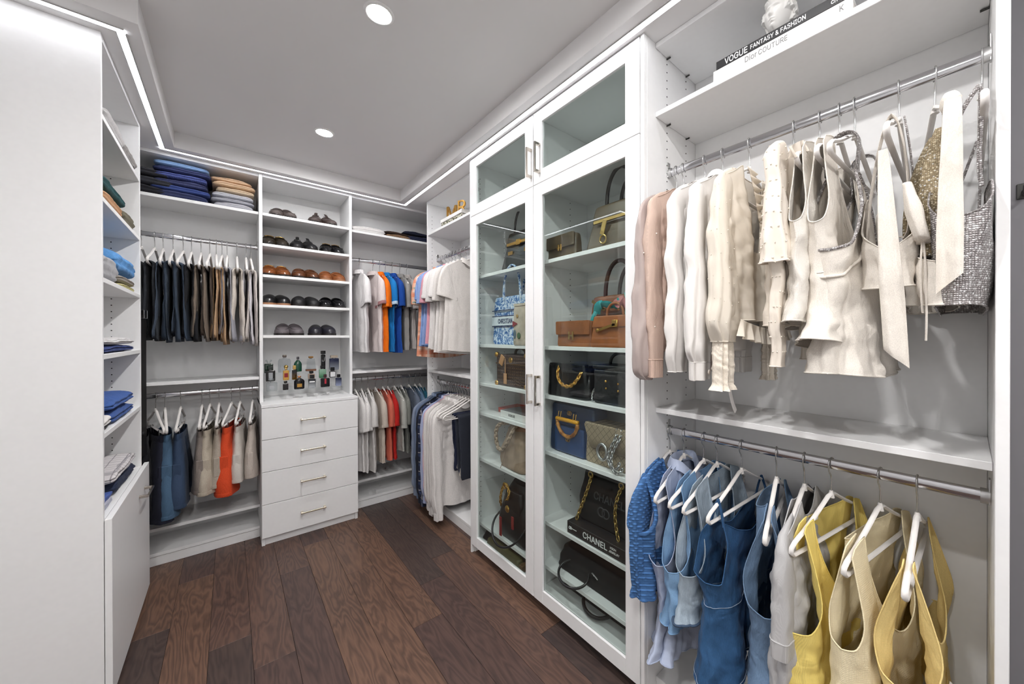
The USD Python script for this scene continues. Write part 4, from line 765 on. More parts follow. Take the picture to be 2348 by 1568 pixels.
def B8(t):
    m = fab('butter_cotton', 'f9ebc6', 'knit', scale=90, bump=.2, dark=.92); lv, bk = tank(-.38, -.18, .13, .20, -.37, .235, -.76, .25, .055, gap=.035); P = gown(t, m, lv, bk, (6, .022), 83, tr=.0017)
    obj(t, 'pocket_flap', rot(rbox(.05, .008, .022, .003, 3), rz=.3, t=(-.17, -.062, -.52)), m, 40)
def B9(t):
    m = fab('honey_wool', 'f3d993', 'plain', scale=340, dark=.9); lv, bk = tank(-.36, -.34, .155, .178, -.40, .225, -.72, .235, .05, gap=.055); P = gown(t, m, lv, bk, (3, .01), 86, tr=.0017)
    obj(t, 'waist_seam', edge(P[14] * [1.01, 1.04, 1], .0016, 5), fab('honey_edge', 'e2c077'), True)
    for z in (-.40, -.465): obj(t, 'crystal_button', rot(lathe([(.0005, .008), (.006, .007), (.0105, .003), (.0115, 0), (.0005, -.001)], 10), rx=PI / 2, t=(-.13, -.062, z)), CRYS, False)
for i, (s, yaw, b, nm, desc, short) in enumerate([
    (.785, .0, B0, 'knitted_pullover', 'chunky blue knitted top at the left end of the lower rail', 'chunky blue knitted top'), (.725, .0725, B1, 'sleeveless_shirt', 'pale chambray sleeveless shirt with collar and tied front', 'pale chambray shirt'),
    (.646, -.0375, B2, 'sleeveless_blouse', 'plain mid blue sleeveless top between the chambray and pale denim ones', 'plain mid blue top'), (.597, -.0325, B3, 'vest', 'pale washed denim vest with frayed hem', 'pale denim vest'),
    (.513, -.05, B4, 'strappy_blouse', 'dark blue denim top with thin straps and stitched waist', 'dark denim top'), (.406, .1775, B5, 'sleeveless_blouse', 'washed blue denim top with flared hem seen edge-on', 'washed blue denim top'),
    (.33, .025, B6, 'sweater', 'light grey knitted sweater with short ribbed sleeves', 'light grey sweater'), (.263, -.185, B7, 'yellow_tank', 'bright lemon yellow tank top', 'lemon yellow tank'),
    (.156, -.175, B8, 'yellow_tank', 'pale butter yellow tank top with pocket flap', 'butter yellow tank'), (.085, -.02, B9, 'pinafore', 'honey yellow pinafore with crystal buttons', 'honey yellow pinafore')]):
    hung('B', s, nm, desc, {'pinafore': 'dress', 'sweater': 'sweater', 'vest': 'vest'}.get(nm, 'top'), f'white velvet hanger of the {short}', b, yaw)
# ================================================================ FOLDED CLOTHES
def folded(w, d, h, seed=0, layers=2, soft=1., nx=26, na=40):
    """A folded garment lying flat: rounded slab with the fold lines of its layers along the front and sides; front towards -y, base at z = 0."""
    u = np.linspace(-1, 1, nx); a = np.linspace(0, 2 * PI, na, endpoint=False); rng = np.random.default_rng(seed + 77); rows = []
    for k, x in enumerate(u):
        e = max(0., 1 - abs(x) ** 7) ** .5 if abs(x) < 1 else 0.; e = max(e, .04); c, s = np.sign(np.cos(a)) * np.abs(np.cos(a)) ** .28, np.sign(np.sin(a)) * np.abs(np.sin(a)) ** .75
        z = h / 2 + h / 2 * s * (.35 + .65 * e); gr = 0
        for j in range(1, layers): gr = gr + np.exp(-((z - h * j / layers) / (h * .07)) ** 2)
        y = c * d / 2 * (.93 + .07 * e) * (1 - .055 * gr); xx = x * w / 2 * (1 - .03 * gr * (abs(x) > .8))
        rows.append(np.stack([np.full(na, 0) + xx, y, z], 1))
    P = np.array(rows); n1 = fbm(P, 9, seed); n2 = fbm(P, 24, seed + 1)
    top = np.clip(P[..., 2] / h, 0, 1); P[..., 2] += (n1 * .012 + n2 * .005) * soft * top; P[..., 1] += (n1[..., ::-1] * .008 + n2 * .003) * soft; P[..., 0] += fbm(P, 7, seed + 4) * .012 * soft
    P[..., 2] -= .010 * soft * top * (np.abs(P[..., 0]) / (w / 2)) ** 3 * rng.uniform(.2, 1)
    P[..., 2] = np.maximum(P[..., 2], 0)
    return grid(P, True, True)
def fold_thing(name, label, cat_, m, loc, size, rz=0, seed=0, layers=2, soft=1., group=None, extra=None):
    group = group or ('folded clothes on the left shelves' if loc[0] < -.38 and loc[1] < 3 else 'folded clothes on the top shelves of the back wall')
    t = thing(name, label, cat_, loc, rz, group); w, d, h = size
    obj(t, 'folded_cloth', folded(w, d, h, seed, layers, soft), m, True)
    if extra: extra(t)
    return t
YB_ = 3.375
ZT = 2.2345
def stack(x, items, z=ZT, y=YB_, w=.235, d=.29, rz=0):
    for i, (name, label, m, h, dx) in enumerate(items):
        fold_thing(name, label, 'sweater' if 'sweater' in name else 'clothes', m, (x + dx, y + .004 * ((i * 7) % 3), z), (w + .012 * ((i * 5) % 3), d - .008 * (i % 2), h), rz, seed=i * 13 + int(abs(x) * 100), layers=2); z += h * .985
KN = lambda n, c, kd='knit': fab('fold_' + n, c, kd, scale=260 if kd == 'knit' else None, bump=.3)
stack(-.385, [('folded_sweater', 'black folded sweater, bottom of the stack in the far left corner', KN('black1', '2a2a2f'), .056, 0), ('folded_sweater', 'charcoal folded sweater in the middle of the far left corner stack', KN('black2', '3b3c42'), .056, .01), ('folded_sweater', 'soft black folded sweater, top of the far left corner stack', KN('black3', '37373c'), .05, -.005)], w=.20)
stack(-.222, [('folded_sweater', 'dark navy folded sweater, lowest in the tall blue stack', KN('nv1', '3b4266'), .044, .0), ('folded_sweater', 'royal navy folded sweater, second from below in the tall blue stack', KN('nv2', '465897'), .038, -.004), ('folded_sweater', 'speckled navy folded sweater, third from below in the tall blue stack', fab('fold_nv3', '4a5079', 'denim', scale=120, dark=.45), .040, -.006),
    ('folded_sweater', 'ribbed navy folded sweater, fourth from below in the tall blue stack', fab('fold_nv4', '5561a0', 'rib', scale=120, bump=.5), .040, -.002), ('folded_sweater', 'plain navy folded sweater just under the light blue one', KN('nv5', '434b77'), .034, .006), ('folded_sweater', 'light blue folded sweater on top of the navy stack', KN('nv6', '8fb0dc'), .038, .003)])
stack(.026, [('folded_sweater', 'pale grey folded knit, lowest in the beige and grey stack', KN('bg1', 'c4c4cc'), .036, 0), ('folded_sweater', 'thin silver grey folded knit, second in the beige and grey stack', KN('bg2', 'b9bac3'), .028, -.008), ('folded_sweater', 'cool grey folded knit under the beige ones', KN('bg3', 'cfd0d8'), .036, -.006),
    ('folded_sweater', 'cream beige folded knit with drooping edge in the middle of its stack', KN('bg4', 'dfc8ac'), .036, .008), ('folded_sweater', 'warm beige folded knit, second from the top of its stack', KN('bg5', 'e0bf9e'), .034, .0), ('folded_sweater', 'peach beige folded knit on top of its stack', KN('bg6', 'dfbd9c'), .03, -.014)], w=.195)
ZT2 = 2.2245
fold_thing('folded_shirt', 'white folded shirt lying on the top shelf right of the shoes', 'clothes', fab('fold_white', 'e3e0de'), (.855, 3.375, ZT2), (.26, .28, .05), seed=3, layers=3)
stack(1.09, [('folded_shirt', 'brown checked folded shirt on the top shelf in the right corner', plaid('fold_brown', '6b4d3a', [('x', 60., .3, 0, '3c2c25'), ('y', 50., .3, .2, 'a08468')]), .03, 0), ('folded_shirt', 'dark umber folded shirt on top of the brown checked one', KN('umber', '4a3a33'), .022, .01)], z=ZT2, w=.22)
stack(1.285, [('folded_sweater', 'navy folded sweater in the right corner of the top shelf', KN('cnavy', '2a3048'), .05, 0), ('folded_sweater', 'dark navy folded sweater topmost in the right corner', KN('cnavy2', '23273a'), .035, -.02)], z=ZT2, w=.23)
# left shelf unit: folded clothes lie with their front edge towards the room (+x)
def left(y, z, name, label, m, w, h, d=.27, seed=0, layers=2, x=-.491, soft=1., dz=0, rz=0): return fold_thing(name, label, 'clothes', m, (x, y, z + dz), (w, d, h), PI / 2 + rz, seed, layers, soft)
S1, S2, S3, S4, S5, S6 = (z + T + .0005 for z in (2.186, 1.879, 1.578, 1.29, .995, .676))
left(2.34, S1, 'folded_shirt', 'pale grey folded shirt on the topmost left shelf', fab('fold_lg', 'c9c7c7'), .34, .065, seed=21, layers=3, x=-.482); left(2.64, S1, 'folded_shirt', 'grey and white marled folded shirt at the far end of the topmost left shelf', fab('fold_marl', 'b1adab', 'denim', scale=160, dark=.35), .28, .055, seed=22, layers=3, x=-.482)
left(2.34, S2, 'folded_sweater', 'peach folded sweater under the dark green one', KN('peach', 'c99a72'), .34, .055, seed=23); left(2.37, S2, 'folded_sweater', 'dark teal green folded sweater slumped over the peach one', KN('green', '1f4f52'), .40, .055, seed=24, dz=.0555, soft=1.5); left(2.70, S2, 'folded_sweater', 'olive grey ribbed folded sweater on the second left shelf', fab('fold_olive', '75705f', 'rib', bump=.6), .24, .075, seed=25, layers=3)
left(2.30, S3, 'folded_trousers', 'light grey crumpled folded trousers on the third left shelf', fab('fold_gr', 'a9a9ac'), .32, .11, seed=26, layers=3, soft=1.6); left(2.64, S3, 'folded_shirt', 'pale yellow folded shirt at the bottom of the third left shelf', fab('fold_ye', 'd9d39a'), .30, .022, seed=27); left(2.63, S3, 'folded_shirt', 'greige folded shirt between the yellow and bright blue ones', fab('fold_gg', '9d968c'), .32, .035, seed=28, dz=.0225)
left(2.58, S3, 'folded_jumper', 'bright blue folded jumper heaped on the third left shelf', fab('fold_blue', '5c95cf', 'plain', scale=90), .42, .095, seed=29, dz=.058, soft=1.8)
left(2.47, S4, 'folded_shirt', 'dark blue folded shirt under the white one on the fourth left shelf', KN('db', '3b4a80'), .60, .03, seed=30); left(2.50, S4, 'folded_shirt', 'white folded shirt laid flat on the fourth left shelf', fab('fold_w2', 'dcdada'), .58, .032, seed=31, dz=.0305, layers=3)
left(2.52, S5, 'folded_shirt', 'medium blue folded shirt, lower of two on the fifth left shelf', KN('mb', '44609e'), .44, .05, seed=32); left(2.53, S5, 'folded_shirt', 'medium blue folded shirt, upper of two on the fifth left shelf', KN('mb2', '4a6bb0'), .43, .055, seed=33, dz=.0505, soft=1.3); left(2.22, S5, 'folded_towel', 'small white folded towel with a black stripe beside the end panel', pattern('fold_bw', {'s': ('separate_xyz', {}), 'q': ('math', dict(math_type='less_than', value2=.022)), 'x': ('mix', dict(color1=lin('e2dfdc'), color2=lin('2a2a2c')))}, [('t.object', 's.vector'), ('s.z', 'q.value1'), ('q.value', 'x.fac'), ('x.color', 'p.base_color')]), .15, .055, seed=34, layers=2)
left(2.60, S6, 'folded_trousers', 'navy folded trousers under the checked shirt on the hamper top', fab('fold_nt', '2f3850', 'denim'), .40, .06, seed=35, d=.26, layers=3); left(2.57, S6, 'folded_shirt', 'white folded shirt with thin dark checks on the hamper top', plaid('fold_check', 'd9d5d6', [('x', 26., .10, .1, '6f6a72'), ('y', 26., .10, .1, '6f6a72'), ('z', 40., .15, .4, '8d8a90')]), .46, .045, seed=36, dz=.061)
left(2.24, S6, 'folded_jeans', 'slate blue folded jeans beside the checked shirt', fab('fold_sb', '53677f', 'denim'), .20, .075, d=.2, seed=37, layers=2, x=-.55); left(2.23, S6, 'folded_shirt', 'lilac grey folded shirt in front of the slate jeans', fab('fold_li', 'b9bbcc'), .21, .03, d=.075, seed=38, x=-.40); left(2.235, S6, 'folded_belt_bag', 'blue folded pouch lying at the shelf edge by the end panel', fab('fold_bp', '4a62a8'), .19, .018, d=.05, seed=39, x=-.388, dz=.0305)
t = thing('cufflink_stand', 'small silver cufflink tree standing on the grey folded trousers', 'jewellery', (-.45, 2.19, S3 + .115))
obj(t, 'post', tube([(0, 0, -.012), (0, 0, .03)], .003, 8), SILVER); [obj(t, 'bead', ball(.007, (dx, dy, z), 6), SILVER, True) for dx, dy, z in ((.008, 0, .03), (-.008, .01, .034), (.002, .03, .03), (0, -.02, .028))]

# ================================================================ SHOES
def shoe(name, label, group, loc, rz, up, sole, kind, L=.275, trim=None, mirror=1):
    t = thing(name, label, 'shoe', loc, rz, group); k, n = 34, 21
    u = np.linspace(0, 1, k) ** 1.25; wid = np.interp(u, [0, .012, .03, .07, .14, .28, .45, .7, .92, 1], [.001, .013, .022, .032, .041, .0475, .045, .036, .034, .006]); off = mirror * np.interp(u, [0, .25, .5, 1], [.006, .004, -.003, 0])
    y = (u - 0) * L; hgt = np.interp(u, [0, .03, .12, .3, .47, .55, .75, .93, 1], [.003, .024, .038, .052, .074, .074, .062, .066, .05]) if kind != 'slide' else np.interp(u, [0, .03, .12, .3, .5, .56, .75, .93, 1], [.004, .030, .048, .062, .072, .05, .034, .034, .02])
    a = np.linspace(0, PI, n); rows = []
    for i in range(k):
        x = wid[i] * np.cos(a); z = hgt[i] * np.sin(a) ** .62
        if u[i] > .5 and u[i] < .97: dip = np.clip(1 - (np.abs(np.cos(a)) / .80) ** 6, 0, 1); z = z * (1 - dip * .72)
        rows.append(np.c_[x + off[i], np.full(n, y[i]), z + .014])
    P = np.array(rows)[:, ::-1]; obj(t, 'upper', grid(P, False), up, True)
    ring = np.concatenate([np.c_[wid * 1.05 + off, y], np.c_[-wid * 1.05 + off, y][::-1]]); hs = np.interp(ring[:, 1] / L, [0, .6, .64, 1], [.0, .0, 0, 0])
    S = np.array([np.c_[ring, np.full(len(ring), z)] for z in (0.0, .002, .013, .0155)]); S[0, :, :2] *= [.97, 1]; obj(t, 'sole', grid(S[:, ::-1], True, True), sole, 45)
    def arch(uu, ww, hh=1.03): i = int(np.argmin(np.abs(u - uu))); q = np.linspace(.12 * PI, .88 * PI, 14); return np.c_[wid[i] * hh * np.cos(q) + off[i], np.full(14, y[i]), hgt[i] * hh * np.sin(q) ** .62 + .014]
    if kind in ('loafer', 'bit'):
        p = arch(.40, 0); rows = [p + [0, dy, dz] for dy, dz in ((-.012, -.004), (-.01, .002), (.01, .003), (.012, -.002))]; obj(t, 'saddle_strap', grid(np.array(rows)[:, ::-1], False), up, 50)
        if kind == 'bit': obj(t, 'metal_bit', cat(tube(p[4:10] + [0, -.002, .005], .0022, 6), torus(.006, .0018, p[4] + [0, -.002, .004], 'z', 12, 5), torus(.006, .0018, p[9] + [0, -.002, .004], 'z', 12, 5)), trim or GOLD, True)
        obj(t, 'toe_seam', tube(np.vstack([np.c_[wid[i] * .72 * s + off[i], y[i], hgt[i] * .82 + .017] for s, r in ((-1, range(14, 4, -1)), (1, range(5, 15))) for i in r]), .0016, 5), up, True)
    if kind == 'laced':
        for uu in (.34, .40, .46): p = arch(uu, 0)[4:10] + [0, 0, .002]; obj(t, 'lace', tube(p, .0019, 6), trim or up, True)
        obj(t, 'tongue', cat(tube(np.c_[0 * u[17:21] + off[17:21], y[17:21], hgt[17:21] + .02 + np.linspace(0, .018, 4)], .011, 8, flat=.35)), up, True)
    return t
LTH = lambda n, c, r=.3: mat('leather_' + n, {'t': ('texture_coordinate', {}), 'n': ('noise_texture', dict(scale=300, detail=2)), 'n2': ('noise_texture', dict(scale=18, detail=2)), 'r': ('rgb_ramp', dict(ramp=[(.35, tuple(np.array(lin(c)) * .72)), (.65, lin(c))])), 'b': ('bump', dict(strength=.12, distance=.001)), 'p': ('principled_bsdf', dict(roughness=r, specular_ior_level=.55))},
    [('t.object', 'n.vector'), ('t.object', 'n2.vector'), ('n2.fac', 'r.fac'), ('r.color', 'p.base_color'), ('n.fac', 'b.height'), ('b.normal', 'p.normal')])
SOLE = plain('dark_rubber_sole', '1e1a18', .6); TANS = plain('tan_sole', '9a6f50', .6)
ROWS = [(2.212, 'top', [(('taupe brown loafer', LTH('taupe', '5f5450'), SOLE, 'loafer', 'at the left end'), .25, .335), (('dark brown moccasin', LTH('dkbrown', '4a3c38'), SOLE, 'laced', 'set wide apart at the right'), .485, .597)]),
    (2.002, 'second', [(('dark olive buckled shoe', LTH('olive', '332c22', .25), SOLE, 'bit', 'at the left end'), .21, .283), (('black lace-up shoe', LTH('black1', '1d1d1f', .35), SOLE, 'laced', 'in the middle'), .378, .462), (('black shoe with gilt bit', LTH('black2', '17171a', .2), SOLE, 'bit', 'at the right end'), .566, .64)]),
    (1.788, 'third', [(('glossy cognac loafer', LTH('cognac', '8a4f28', .2), SOLE, 'bit', 'at the left end'), .21, .293), (('brown loafer', LTH('brown', '6b4026', .3), SOLE, 'loafer', 'in the middle'), .388, .472), (('tan suede moccasin', LTH('tan', '9b5a2e', .6), TANS, 'loafer', 'at the right end'), .56, .648)]),
    (1.582, 'fourth', [(('black slide with tan footbed', LTH('black3', '1a1a1c', .3), TANS, 'slide', 'at the left end'), .21, .29), (('matt black slipper', LTH('black4', '1f1f21', .55), SOLE, 'slide', 'in the middle'), .386, .472), (('polished black penny loafer', LTH('black5', '18181b', .15), SOLE, 'loafer', 'at the right end'), .56, .648)]),
    (1.368, 'fifth', [(('grey suede slipper', LTH('greys', '6d666a', .6), SOLE, 'loafer', 'at the left'), .287, .37), (('dark navy slipper', LTH('dnavy', '2b2a34', .35), SOLE, 'slide', 'at the right'), .492, .58)])]
for z, rn, prs in ROWS:
    for (nm, up, sole, kind, wh), xa, xb in prs:
        for x, sd in ((xa, 'left'), (xb, 'right')):
            shoe(nm.split(' with')[0].split()[-1] if nm.split(' with')[0].split()[-1] in ('loafer', 'moccasin', 'slipper', 'slide') else 'shoe', f'{nm}, the {sd} one of its pair, on the {rn} shoe shelf', 'shoes on the shoe shelves', (x, 3.228, z + T + .0003), (-1 if sd == 'left' else 1) * .05 * (1 if rn != 'top' else 3), up, sole, kind, mirror=-1 if sd == 'left' else 1)

# ================================================================ PERFUME BOTTLES ON A CLEAR RISER
t = thing('display_riser', 'clear acrylic stepped riser holding the perfume bottles', 'riser', (.43, 3.33, .9277))
for i, (y, z) in enumerate(((-.085, .062), (-.01, .125), (.065, .178))):
    obj(t, 'step', box(-.25, .23, y - .038, y + .036, z, z + .004, .0008), ACRYL, False); obj(t, 'step_lip', box(-.25, .23, y - .0405, y - .0385, z - .012, z + .004, .0006), ACRYL, False)
for s in (-.2505, .2305): obj(t, 'end_plate', cat(box(s - .0012, s + .0012, -.123, -.05, 0, .062, .0006), box(s - .0012, s + .0012, -.0495, .026, 0, .125, .0006), box(s - .0012, s + .0012, .0265, .101, 0, .178, .0006)), ACRYL, False)
def GL(n, col, r=.04): return mat('glass_' + n, {'p': ('principled_bsdf', dict(base_color=lin(col), roughness=r, specular_ior_level=.6, coat_weight=.5))}, [])
CG = clear('clear_bottle_glass', (.88, .90, .91), 1.2)
def bottle(label, row, x, w, h, bm, shape='box', cap=None, capm=None, lab=None, labm=None, dep=None, sh=.75, extra=None):
    y, z = {'f': (3.245, .9277 + .0665), 'm': (3.32, .9277 + .1295), 'b': (3.395, .9277 + .1825)}[row]; t = thing('perfume_bottle', label, 'perfume bottle', (x, y, z), 0, 'perfume bottles on the clear riser'); d = dep or min(w * .6, .034)
    if shape == 'box': obj(t, 'bottle_body', rbox(w, d, h, min(.006, d * .2), 3), bm, 40)
    elif shape == 'round': obj(t, 'bottle_body', lathe([(.0005, 0), (.46 * w, 0), (.5 * w, .004), (.5 * w, h * sh), (.4 * w, h * (sh + .14)), (.2 * w, h * .96), (.17 * w, h), (.0005, h)], 24, 1, d / w), bm, 40)
    elif shape == 'taper': obj(t, 'bottle_body', grid(np.array([np.c_[np.array([[-1, -1], [1, -1], [1, 1], [-1, 1]]) * [w / 2 * k, d / 2], np.full(4, zz)] for k, zz in ((.96, 0), (1, .003), (.72, h - .002), (.68, h))])[:, :, :], True, True), bm, False)
    if cap:
        cw, ch = cap; obj(t, 'cap', rbox(cw, min(cw, d), ch, .003, 3)[0:2] if cap and not capm is None and shape != 'ball' else ball(cw / 2), capm, 40) if False else obj(t, 'cap', (lambda m_: (m_[0] + [0, 0, h + .004], m_[1]))(rbox(cw, min(cw, d), ch, .003, 3)), capm, 40)
        obj(t, 'neck', (lambda m_: (m_[0] + [0, 0, h - .002], m_[1]))(lathe([(.0005, 0), (cw * .28, 0), (cw * .28, .008), (.0005, .008)], 14)), SILVER, 40)
    if lab: lw, lz0, lz1 = lab; obj(t, 'label', box(-lw / 2, lw / 2, -d / 2 - .0012, -d / 2 + .0004, lz0 * h, lz1 * h, .0004), labm, False)
    if extra: extra(t, w, d, h)
PB = lambda n, c, r=.15: plain('bottle_' + n, c, r)
grad = lambda n, c0, c1, h: mat('glass_' + n, {'t': ('texture_coordinate', {}), 's': ('separate_xyz', {}), 'k': ('math', dict(math_type='multiply', value2=1 / h)), 'r': ('rgb_ramp', dict(ramp=[(.05, lin(c0)), (.8, lin(c1))])), 'p': ('principled_bsdf', dict(roughness=.06, specular_ior_level=.6))}, [('t.object', 's.vector'), ('s.z', 'k.value1'), ('k.value', 'r.fac'), ('r.color', 'p.base_color')])
BK = PB('black', '121214'); WT = plain('white_label', 'e4e4e4', .6)
def x_tops(t, w, d, h): obj(t, 'twin_stopper', cat(*[tube([(s * .004, 0, h + .004), (s * .016, 0, h + .026)], [.004, .007], 10) for s in (-1, 1)]), CG, True)
bottle('faceted clear glass perfume bottle, front row far left', 'f', .221, .062, .062, CG, 'box', (.026, .024), CG, (.03, .25, .6), plain('silver_label', 'b9bcc0', .3, .6))
bottle('small black square perfume bottle in the front row', 'f', .30, .032, .045, PB('brownblack', '1e1a1b'), 'box', (.02, .016), BK)
bottle('round-shouldered black perfume bottle with gold plate', 'f', .382, .064, .078, BK, 'round', (.02, .012), plain('copper_cap', 'a8724c', .3, 1.), (.03, .18, .5), GOLD, .03, .72)
bottle('perfume bottle shading from clear to dark grey, white band', 'f', .46, .046, .068, grad('greyfade', 'a9adb0', '23262a', .068), 'box', (.028, .026), BK, (.034, .62, .76), WT)
bottle('black perfume bottle with a vertical red stripe', 'f', .545, .058, .066, BK, 'box', (.02, .026), PB('redbrown', '3a2327'), (.012, .38, .96), plain('red_label', 'b3283a', .4))
bottle('small midnight blue perfume bottle, front row far right', 'f', .635, .04, .064, grad('bluefade', '8d95b0', '20263c', .064), 'box', (.024, .022), BK)
bottle('black and glass perfume bottle with slanted clear front', 'm', .219, .053, .078, BK, 'box', (.03, .024), PB('greencap', '1b2421'), (.024, .1, .8), plain('silver_label2', 'a9acb0', .25, .7))
bottle('amber perfume bottle with red label and gold ball stopper', 'm', .31, .036, .072, GL('amber', 'c8973d'), 'box', (.016, .012), GOLDP, (.022, .30, .72), plain('red_label2', '8e1f26', .5), None, .75, lambda t, w, d, h: obj(t, 'ball_stopper', ball(.0135, (0, 0, h + .026), 10), GOLDP, True))
bottle('dark amber perfume bottle with tall gold cap', 'm', .361, .03, .072, grad('darkamber', '5b3f16', '120f0c', .072), 'box', (.02, .03), GOLDP)
bottle('pale rose perfume bottle with black cap', 'm', .467, .045, .036, GL('rose', 'b39a86'), 'box', (.026, .018), BK)
bottle('translucent green perfume bottle with black stopper', 'm', .541, .048, .068, grad('greenfade', '3f7d54', '86a892', .068), 'box', (.03, .024), BK)
bottle('square black-framed perfume bottle with white face', 'm', .608, .042, .046, BK, 'box', (.028, .028), BK, (.034, .1, .92), WT)
bottle('dark green perfume bottle with crossed clear stoppers', 'b', .214, .052, .07, GL('deepgreen', '153226'), 'box', extra=x_tops)
bottle('large clear glass perfume bottle in the back row', 'b', .308, .08, .108, CG, 'round', (.024, .018), plain('pewter_cap', '6d655f', .3, .9), dep=.034, sh=.8)
bottle('round-shouldered green perfume bottle in the back row', 'b', .391, .051, .088, GL('emerald', '12523c'), 'round', (.016, .022), PB('slatecap', '57545a'), dep=.03, sh=.66)
bottle('tapering clear perfume bottle with copper base and stopper', 'b', .475, .066, .096, CG, 'taper', (.03, .014), plain('copper_stop', 'a97d4a', .3, .9), None, None, .032, .75, lambda t, w, d, h: obj(t, 'copper_base', box(-w / 2 - .001, w / 2 + .001, -d / 2 - .001, d / 2 + .001, -.0, .014, .002), plain('copper_base', '9c6f57', .35, .8), False))
bottle('tall narrow black perfume bottle with a pale hook mark', 'b', .557, .03, .125, BK, 'box', (.032, .026), BK, None, None, .028, .75, lambda t, w, d, h: obj(t, 'hook_mark', cat(tube([(-.009, -.0155, .085), (-.008, -.0155, .072), (.004, -.0155, .072), (.010, -.0155, .105)], .0015, 5)), WT, True))
bottle('flat perfume bottle fading from navy to grey in the back row', 'b', .633, .066, .092, grad('navyfade', '9aa0ad', '1c2548', .092), 'box', (.05, .02), plain('beige_cap', 'c9b9a6', .5))
# ================================================================ BOOKS, LETTERS, HEAD
def book(name, label, loc, rz, w, d, h, cover, pages=None, spine=None, cat_='book', sq=.8):
    """Closed book lying flat: spine towards -y."""
    t = thing(name, label, cat_, loc, rz, 'books lying on the shelves' if cat_ == 'book' else None); c = .003
    obj(t, 'cover', cat(box(-w / 2, w / 2, -d / 2, d / 2, 0, c, .0006), box(-w / 2, w / 2, -d / 2, d / 2, h - c, h, .0006), box(-w / 2, w / 2, -d / 2 - .001, -d / 2 + c, .0005, h - .0005, .001)), cover, False)
    obj(t, 'pages', box(-w / 2 + .003, w / 2 - .003, -d / 2 + c, d / 2 - .003, c, h - c, 0), pages or plain('paper_pages', 'ddd9d2', .9), False)
    if spine:
        for (s, hh, x, m, bold, dz) in spine:
            g = rot((lambda m_: (m_[0] * [sq, 1, 1], m_[1]))(text(s, hh, .0006, bold)), rx=PI / 2, t=(x, -d / 2 - .0012, h / 2 - hh / 2 + dz)); obj(t, 'spine_lettering', g, m, False)
    return t
INK = plain('black_ink', '222222', .7); WINK = plain('white_ink', 'e9e9e9', .6); GINK = plain('grey_ink', '8b8b8b', .7)
ZB = 2.2315
book('coffee_table_book', 'white coffee-table book lowest on the high shelf at the right', (1.353, .385, ZB), -PI / 2, .37, .245, .034, plain('white_cover', 'e9e8e6', .4), None, [('Dior', .017, -.085, GINK, False, 0), ('COUTURE', .015, -.045, GINK, False, 0), ('K', .015, .155, GINK, False, 0)])
book('coffee_table_book', 'black fashion coffee-table book with white lettering under the sculpted head', (1.352, .388, ZB + .0345), -PI / 2, .345, .24, .028, plain('black_cover', '262628', .35), None, [('VOGUE', .0185, -.145, WINK, True, 0), ('FANTASY & FASHION', .0130, -.066, WINK, True, 0), ('cn', .012, .14, WINK, True, 0)])
def head_bust():
    ico = trimesh.creation.icosphere(subdivisions=5, radius=1.0); v = ico.vertices.copy(); f = ico.faces
    X, Y, Z = v[:, 0].copy(), v[:, 1].copy(), v[:, 2].copy()        # face towards -y
    v = v * [.062, .078, .098]; v[:, 0] *= np.interp(Z, [-1, -.6, 0, 1], [.62, .80, 1, .96]); fr = np.clip(-Y, 0, 1)
    v[:, 1] -= .006 * np.clip(-Z, 0, 1) * fr
    def bump(cx, cz, sx, sz, amt):
        v[:, 1] -= amt * np.exp(-((X - cx) / sx) ** 2 - ((Z - cz) / sz) ** 2) * (Y < -.05)
    bump(0, .02, .10, .22, .0075); bump(0, -.15, .13, .11, .0115); bump(-.11, -.17, .06, .05, .006); bump(.11, -.17, .06, .05, .006)
    for s in (-1, 1):
        bump(s * .36, .13, .20, .12, -.015); bump(s * .36, .11, .13, .06, .0095); bump(s * .36, .165, .16, .020, .0045); bump(s * .36, .06, .15, .020, .003); bump(s * .35, .27, .24, .055, .008); bump(s * .42, -.16, .22, .2, .004)
    bump(0, -.37, .20, .035, .009); bump(0, -.46, .17, .045, .0085); bump(0, -.415, .22, .018, -.008); bump(0, -.68, .22, .14, .011); bump(0, -.55, .2, .04, -.004)
    n = np.asarray(ico.vertices)
    h = meshkit.fbm(n * 5.5 + 9, 3, 2); curl = .5 + .5 * np.sin(19 * h + 5 * n[:, 0]); dz = np.maximum.reduce([Z - (.42 + .12 * np.abs(X)), np.minimum(Y - .02, Z + .42), np.minimum(np.abs(X) - .80, Z + .05)]); hair = np.clip(dz / .10 + .35, 0, 1); hair = hair * hair * (3 - 2 * hair)
    v += n * (hair * (.007 + .008 * curl + .005 * h))[:, None]
    m1 = (v, f); ms = [m1]
    for s in (-1, 1): e, ef = ball(1, (0, 0, 0), 10); ms.append(rot((e * [.007, .016, .025], ef), rz=s * .35, t=(s * .064, .012, -.004)))
    nk = lathe([(.0005, -.16), (.05, -.16), (.048, -.15), (.041, -.12), (.040, -.06), (.044, -.03), (.0005, -.02)], 28); ms.append((nk[0] + [0, .012, 0], nk[1])); return cat(*ms)
t = thing('sculpted_head', 'white plaster head with wavy hair on top of the stacked books', 'sculpture', (1.330, .402, ZB + .0628 + .1012), -PI / 2 - .18)
hb = head_bust(); hb = (hb[0] * .63, hb[1]); obj(t, 'head', hb, plain('plaster', 'eceae6', .55), True)
